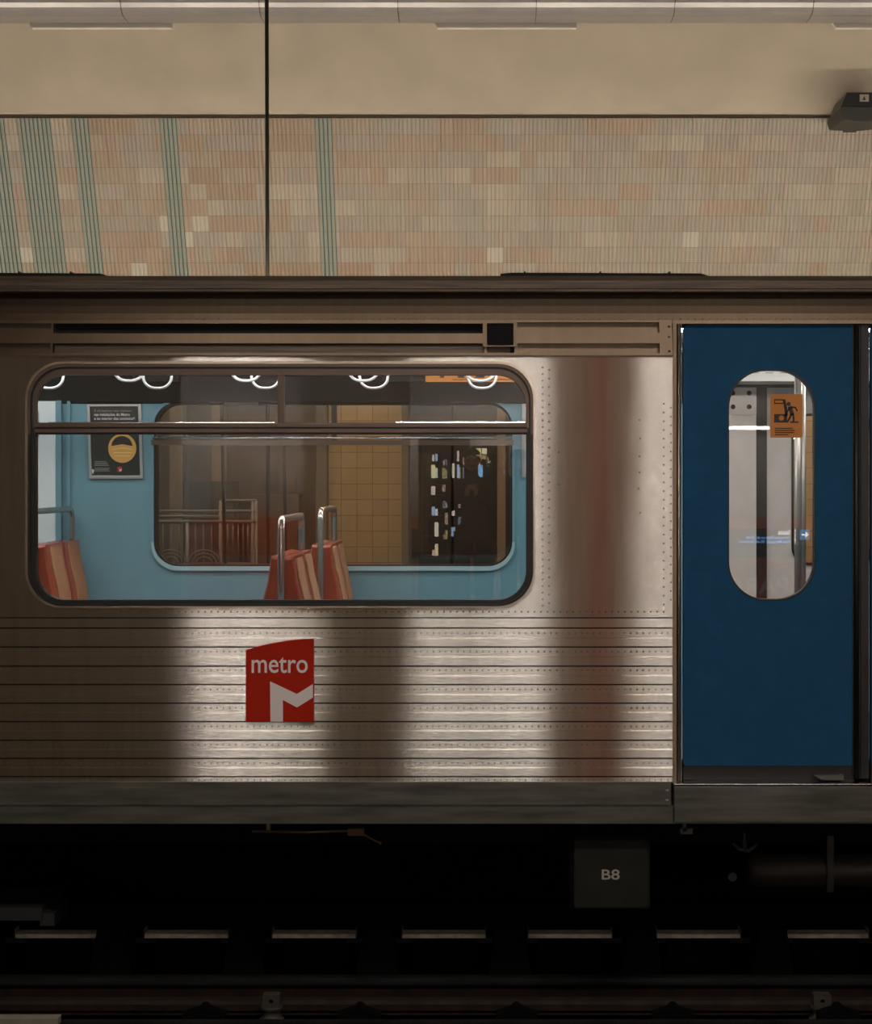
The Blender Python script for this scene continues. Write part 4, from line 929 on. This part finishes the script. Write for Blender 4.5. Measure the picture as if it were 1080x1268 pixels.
# vending machine; packets glow by themselves in place of shelf lighting
vy = -3.2; Dm = 16-vy+.0
vX = lambda p: (p-CX)*Dm/F; vZ = lambda p: CZ-(p-CY)*Dm/F
r = empty('vending_machine', (vX(550), vy-.3, 0), 'black vending machine with self-glowing rows of snacks, behind the camera', 'vending machine')
b = MB(); b.plate([(vX(518), .02), (vX(582), .02), (vX(582), vZ(540)), (vX(518), vZ(540))], [rrect(vX(522), vX(578), vZ(692), vZ(550), .02)], vy-.55, vy); b.build('cabinet', M_SIGNB, r)
b = MB(); b.box(vX(518), vX(582), vy-.6, vy-.55, .02, vZ(540)); b.build('back', M_SIGNB, r)
cols_ = [(.9,.85,.7), (.9,.55,.5), (.4,.6,.9), (.95,.85,.5), (.8,.85,.9), (.6,.8,.6), (.9,.75,.75)]
for ri, y_ in enumerate((562, 583, 604, 630, 656, 680)):
    b = MB(); b.box(vX(522), vX(578), vy-.5, vy-.1, vZ(y_+9.5), vZ(y_+9)); sh = b.build('shelf', M_SIGNB, r)
    for ci, xx_ in enumerate((536, 540, 561, 567)):
        if (ri+ci*2) % 5 == 4: continue
        c = cols_[(ri*3+ci*2) % 7]; b = MB(); w_ = random.uniform(1.0, 2.6)
        b.cbox(vX(xx_-w_), vX(xx_+w_), vy-.16, vy-.11, vZ(y_+9), vZ(y_-4+random.uniform(-6, 6)), .008)
        b.build('snack_packet', mat('self_glow_packet_%s' % 'abcdefg'[(ri*3+ci*2) % 7], c, .4, emit=c, es=4.0), sh)
r = empty('advert_screen', (vX(606), -3.95, vZ(600)), 'small lit advert screen with coloured patches on the wall behind the camera', 'screen')
Da = 19.95; aX = lambda p: (p-CX)*Da/F; aZ = lambda p: CZ-(p-CY)*Da/F
b = MB(); b.box(aX(584), aX(630), -3.99, -3.94, aZ(602), aZ(552)); b.build('casing', M_SIGNB, r)
for k_, (a_, c_, t_, b_, co) in enumerate(((586,596,555,568,(.9,.8,.3)), (597,603,555,562,(.9,.85,.5)), (604,618,566,573,(.9,.85,.6)), (589,595,570,576,(.8,.85,.9)), (592,598,576,592,(.2,.45,.8)), (587,591,578,586,(.9,.6,.6)), (586,593,592,598,(.9,.7,.4)), (619,626,594,597,(.05,.08,1)), (621,625,583,586,(.05,.08,1)))):
    b = MB(); b.box(aX(a_), aX(c_), -3.94, -3.935, aZ(b_), aZ(t_)); b.build('lit_patch', mat('advert_glow_%s' % 'abcdefghi'[k_], co, .5, emit=co, es=4.5), r)

# people standing behind the camera
def person(x, y, turn, jacket, trousers, hairc, lab, cam_hands=False, h=1.72):
    r = empty('person', (x, y, 0), lab, 'person'); r.rotation_euler = (0, 0, turn)
    s_ = h/1.75
    def skin(name, nodes, edges, m, par=r, root=0, sub=2):
        me = bpy.data.meshes.new(name); me.from_pydata([tuple(q*s_ for q in n[:3]) for n in nodes], edges, []); o = bpy.data.objects.new(name, me); COL.objects.link(o); o.parent = par
        sk = o.modifiers.new('skin', 'SKIN'); ss = o.modifiers.new('sub', 'SUBSURF'); ss.levels = sub; ss.render_levels = sub
        for i, n in enumerate(nodes):
            v = me.skin_vertices[0].data[i]; v.radius = (n[3]*s_, (n[4] if len(n) > 4 else n[3])*s_); v.use_root = (i == root)
        me.materials.append(m); return o
    # y is forward (+Y)
    nodes = [(0,0,.98,.15,.11), (0,0,1.18,.135,.10), (0,0,1.36,.17,.11), (0,0,1.47,.07,.06), (0,.01,1.55,.055), (0,.02,1.62,.078,.09), (0,.015,1.70,.075,.09)]
    edges = [(0,1),(1,2),(2,3),(3,4),(4,5),(5,6)]
    for sx in (-1, 1):
        i = len(nodes)
        if cam_hands: arm = [(.19*sx,0,1.40,.055), (.24*sx,.03,1.15,.045), (.10*sx,.20,1.24,.033), (.055*sx,.23,1.29,.028)]
        else: arm = [(.19*sx,0,1.40,.055), (.23*sx,-.01,1.14,.045), (.22*sx,.06,.90,.033), (.22*sx,.08,.84,.028)]
        nodes += arm; edges += [(2,i),(i,i+1),(i+1,i+2),(i+2,i+3)]
    base_ = len(nodes)
    for sx in (-1, 1):
        i = len(nodes); nodes += [(.09*sx,0,.88,.095), (.10*sx,.01,.50,.062), (.10*sx,-.01,.10,.042), (.105*sx,.05,.04,.042,.035), (.11*sx,.15,.03,.035,.028)]
        edges += [(0,i),(i,i+1),(i+1,i+2),(i+2,i+3),(i+3,i+4)]
    body = skin('body', nodes, edges, jacket)
    skin('trousers', [(0,0,.99,.155,.12), (-.09,0,.86,.105), (-.10,.01,.50,.075), (-.10,-.01,.10,.062), (.09,0,.86,.105), (.10,.01,.50,.075), (.10,-.01,.10,.062)], [(0,1),(1,2),(2,3),(0,4),(4,5),(5,6)], trousers)
    hd = MB(); mb = hd
    # face and hair over the head
    o = MB(); o.ball((x, y, 0), 1); 
    def local(mbx, name, m):
        me = bpy.data.meshes.new(name); me.from_pydata([tuple(q*s_ for q in v) for v in mbx.v], [], mbx.f); me.polygons.foreach_set('use_smooth', [True]*len(mbx.f)); me.materials.append(m); ob = bpy.data.objects.new(name, me); COL.objects.link(ob); ob.parent = r; return ob
    f = MB(); f.ball((0, .03, 1.635), .085, .92, 1.05, 1.25); f.ball((0, .125, 1.625), .016, .8, 1, 1.3); f.ball((-.085, .02, 1.63), .02, .5, 1, 1.5); f.ball((.085, .02, 1.63), .02, .5, 1, 1.5); local(f, 'head', mat('skin_tone', (.42,.24,.16), .55))
    f = MB(); f.ball((-.032, .112, 1.645), .010); f.ball((.032, .112, 1.645), .010); f.ball((0, .112, 1.585), .02, 1.2, .4, .35); local(f, 'face_features', mat('dark_features', (.08,.03,.025), .5))
    f = MB(); f.ball((0, .005, 1.672), .098, .98, 1.05, 1.0); local(f, 'hair', hairc)
    # hands with fingers
    for sx in (-1, 1):
        bp_ = (.055*sx, .235, 1.30) if cam_hands else (.22*sx, .085, .83)
        dn = Vector((-.25*sx, .45, .55)) if cam_hands else Vector((0, .15, -1)); dn.normalize()
        sd = Vector((0, 1, 0)) if not cam_hands else Vector((0, -.75, .6))
        f = MB(); c = Vector(bp_)
        f.ball(c+dn*.04, .042, .55, .9, 1.0)
        for k_, ln in enumerate((.062, .072, .068, .052)):
            q0 = c+dn*.07+sd*((k_-1.5)*.019); q1 = q0+dn*ln*.55; q2 = q1+(dn*.6+Vector((-sx*.7, 0, 0)))*ln*.4
            f.tube([q0, q1, q2], [.0095, .0085, .007], 8)
        q0 = c+dn*.025+sd*.035; f.tube([q0, q0+(dn*.5+sd*.8)*.035, q0+(dn*1.1+sd*.6)*.06], [.011, .010, .008], 8)
        local(f, 'hand', mat('skin_tone', (.42,.24,.16), .55))
    return r
dk = mat('dark_jacket_cloth', (.02,.02,.022), .9); tr_ = mat('dark_trouser_cloth', (.02,.022,.03), .9); ol = mat('olive_jacket_cloth', (.10,.09,.06), .9); hr = mat('dark_hair', (.015,.01,.008), .7)
person(-.10, -.42, 0, dk, tr_, hr, 'person in a black jacket holding both hands up at the chest, right behind the camera', True, 1.58)
person(.14, -2.1, PI, mat('black_coat_cloth', (.012,.012,.014), .9), tr_, hr, 'person in a black coat facing the vending machine', False, 1.62)
person(.36, -2.6, .6, ol, tr_, hr, 'person in an olive jacket standing right of the vending machine', False, 1.6)
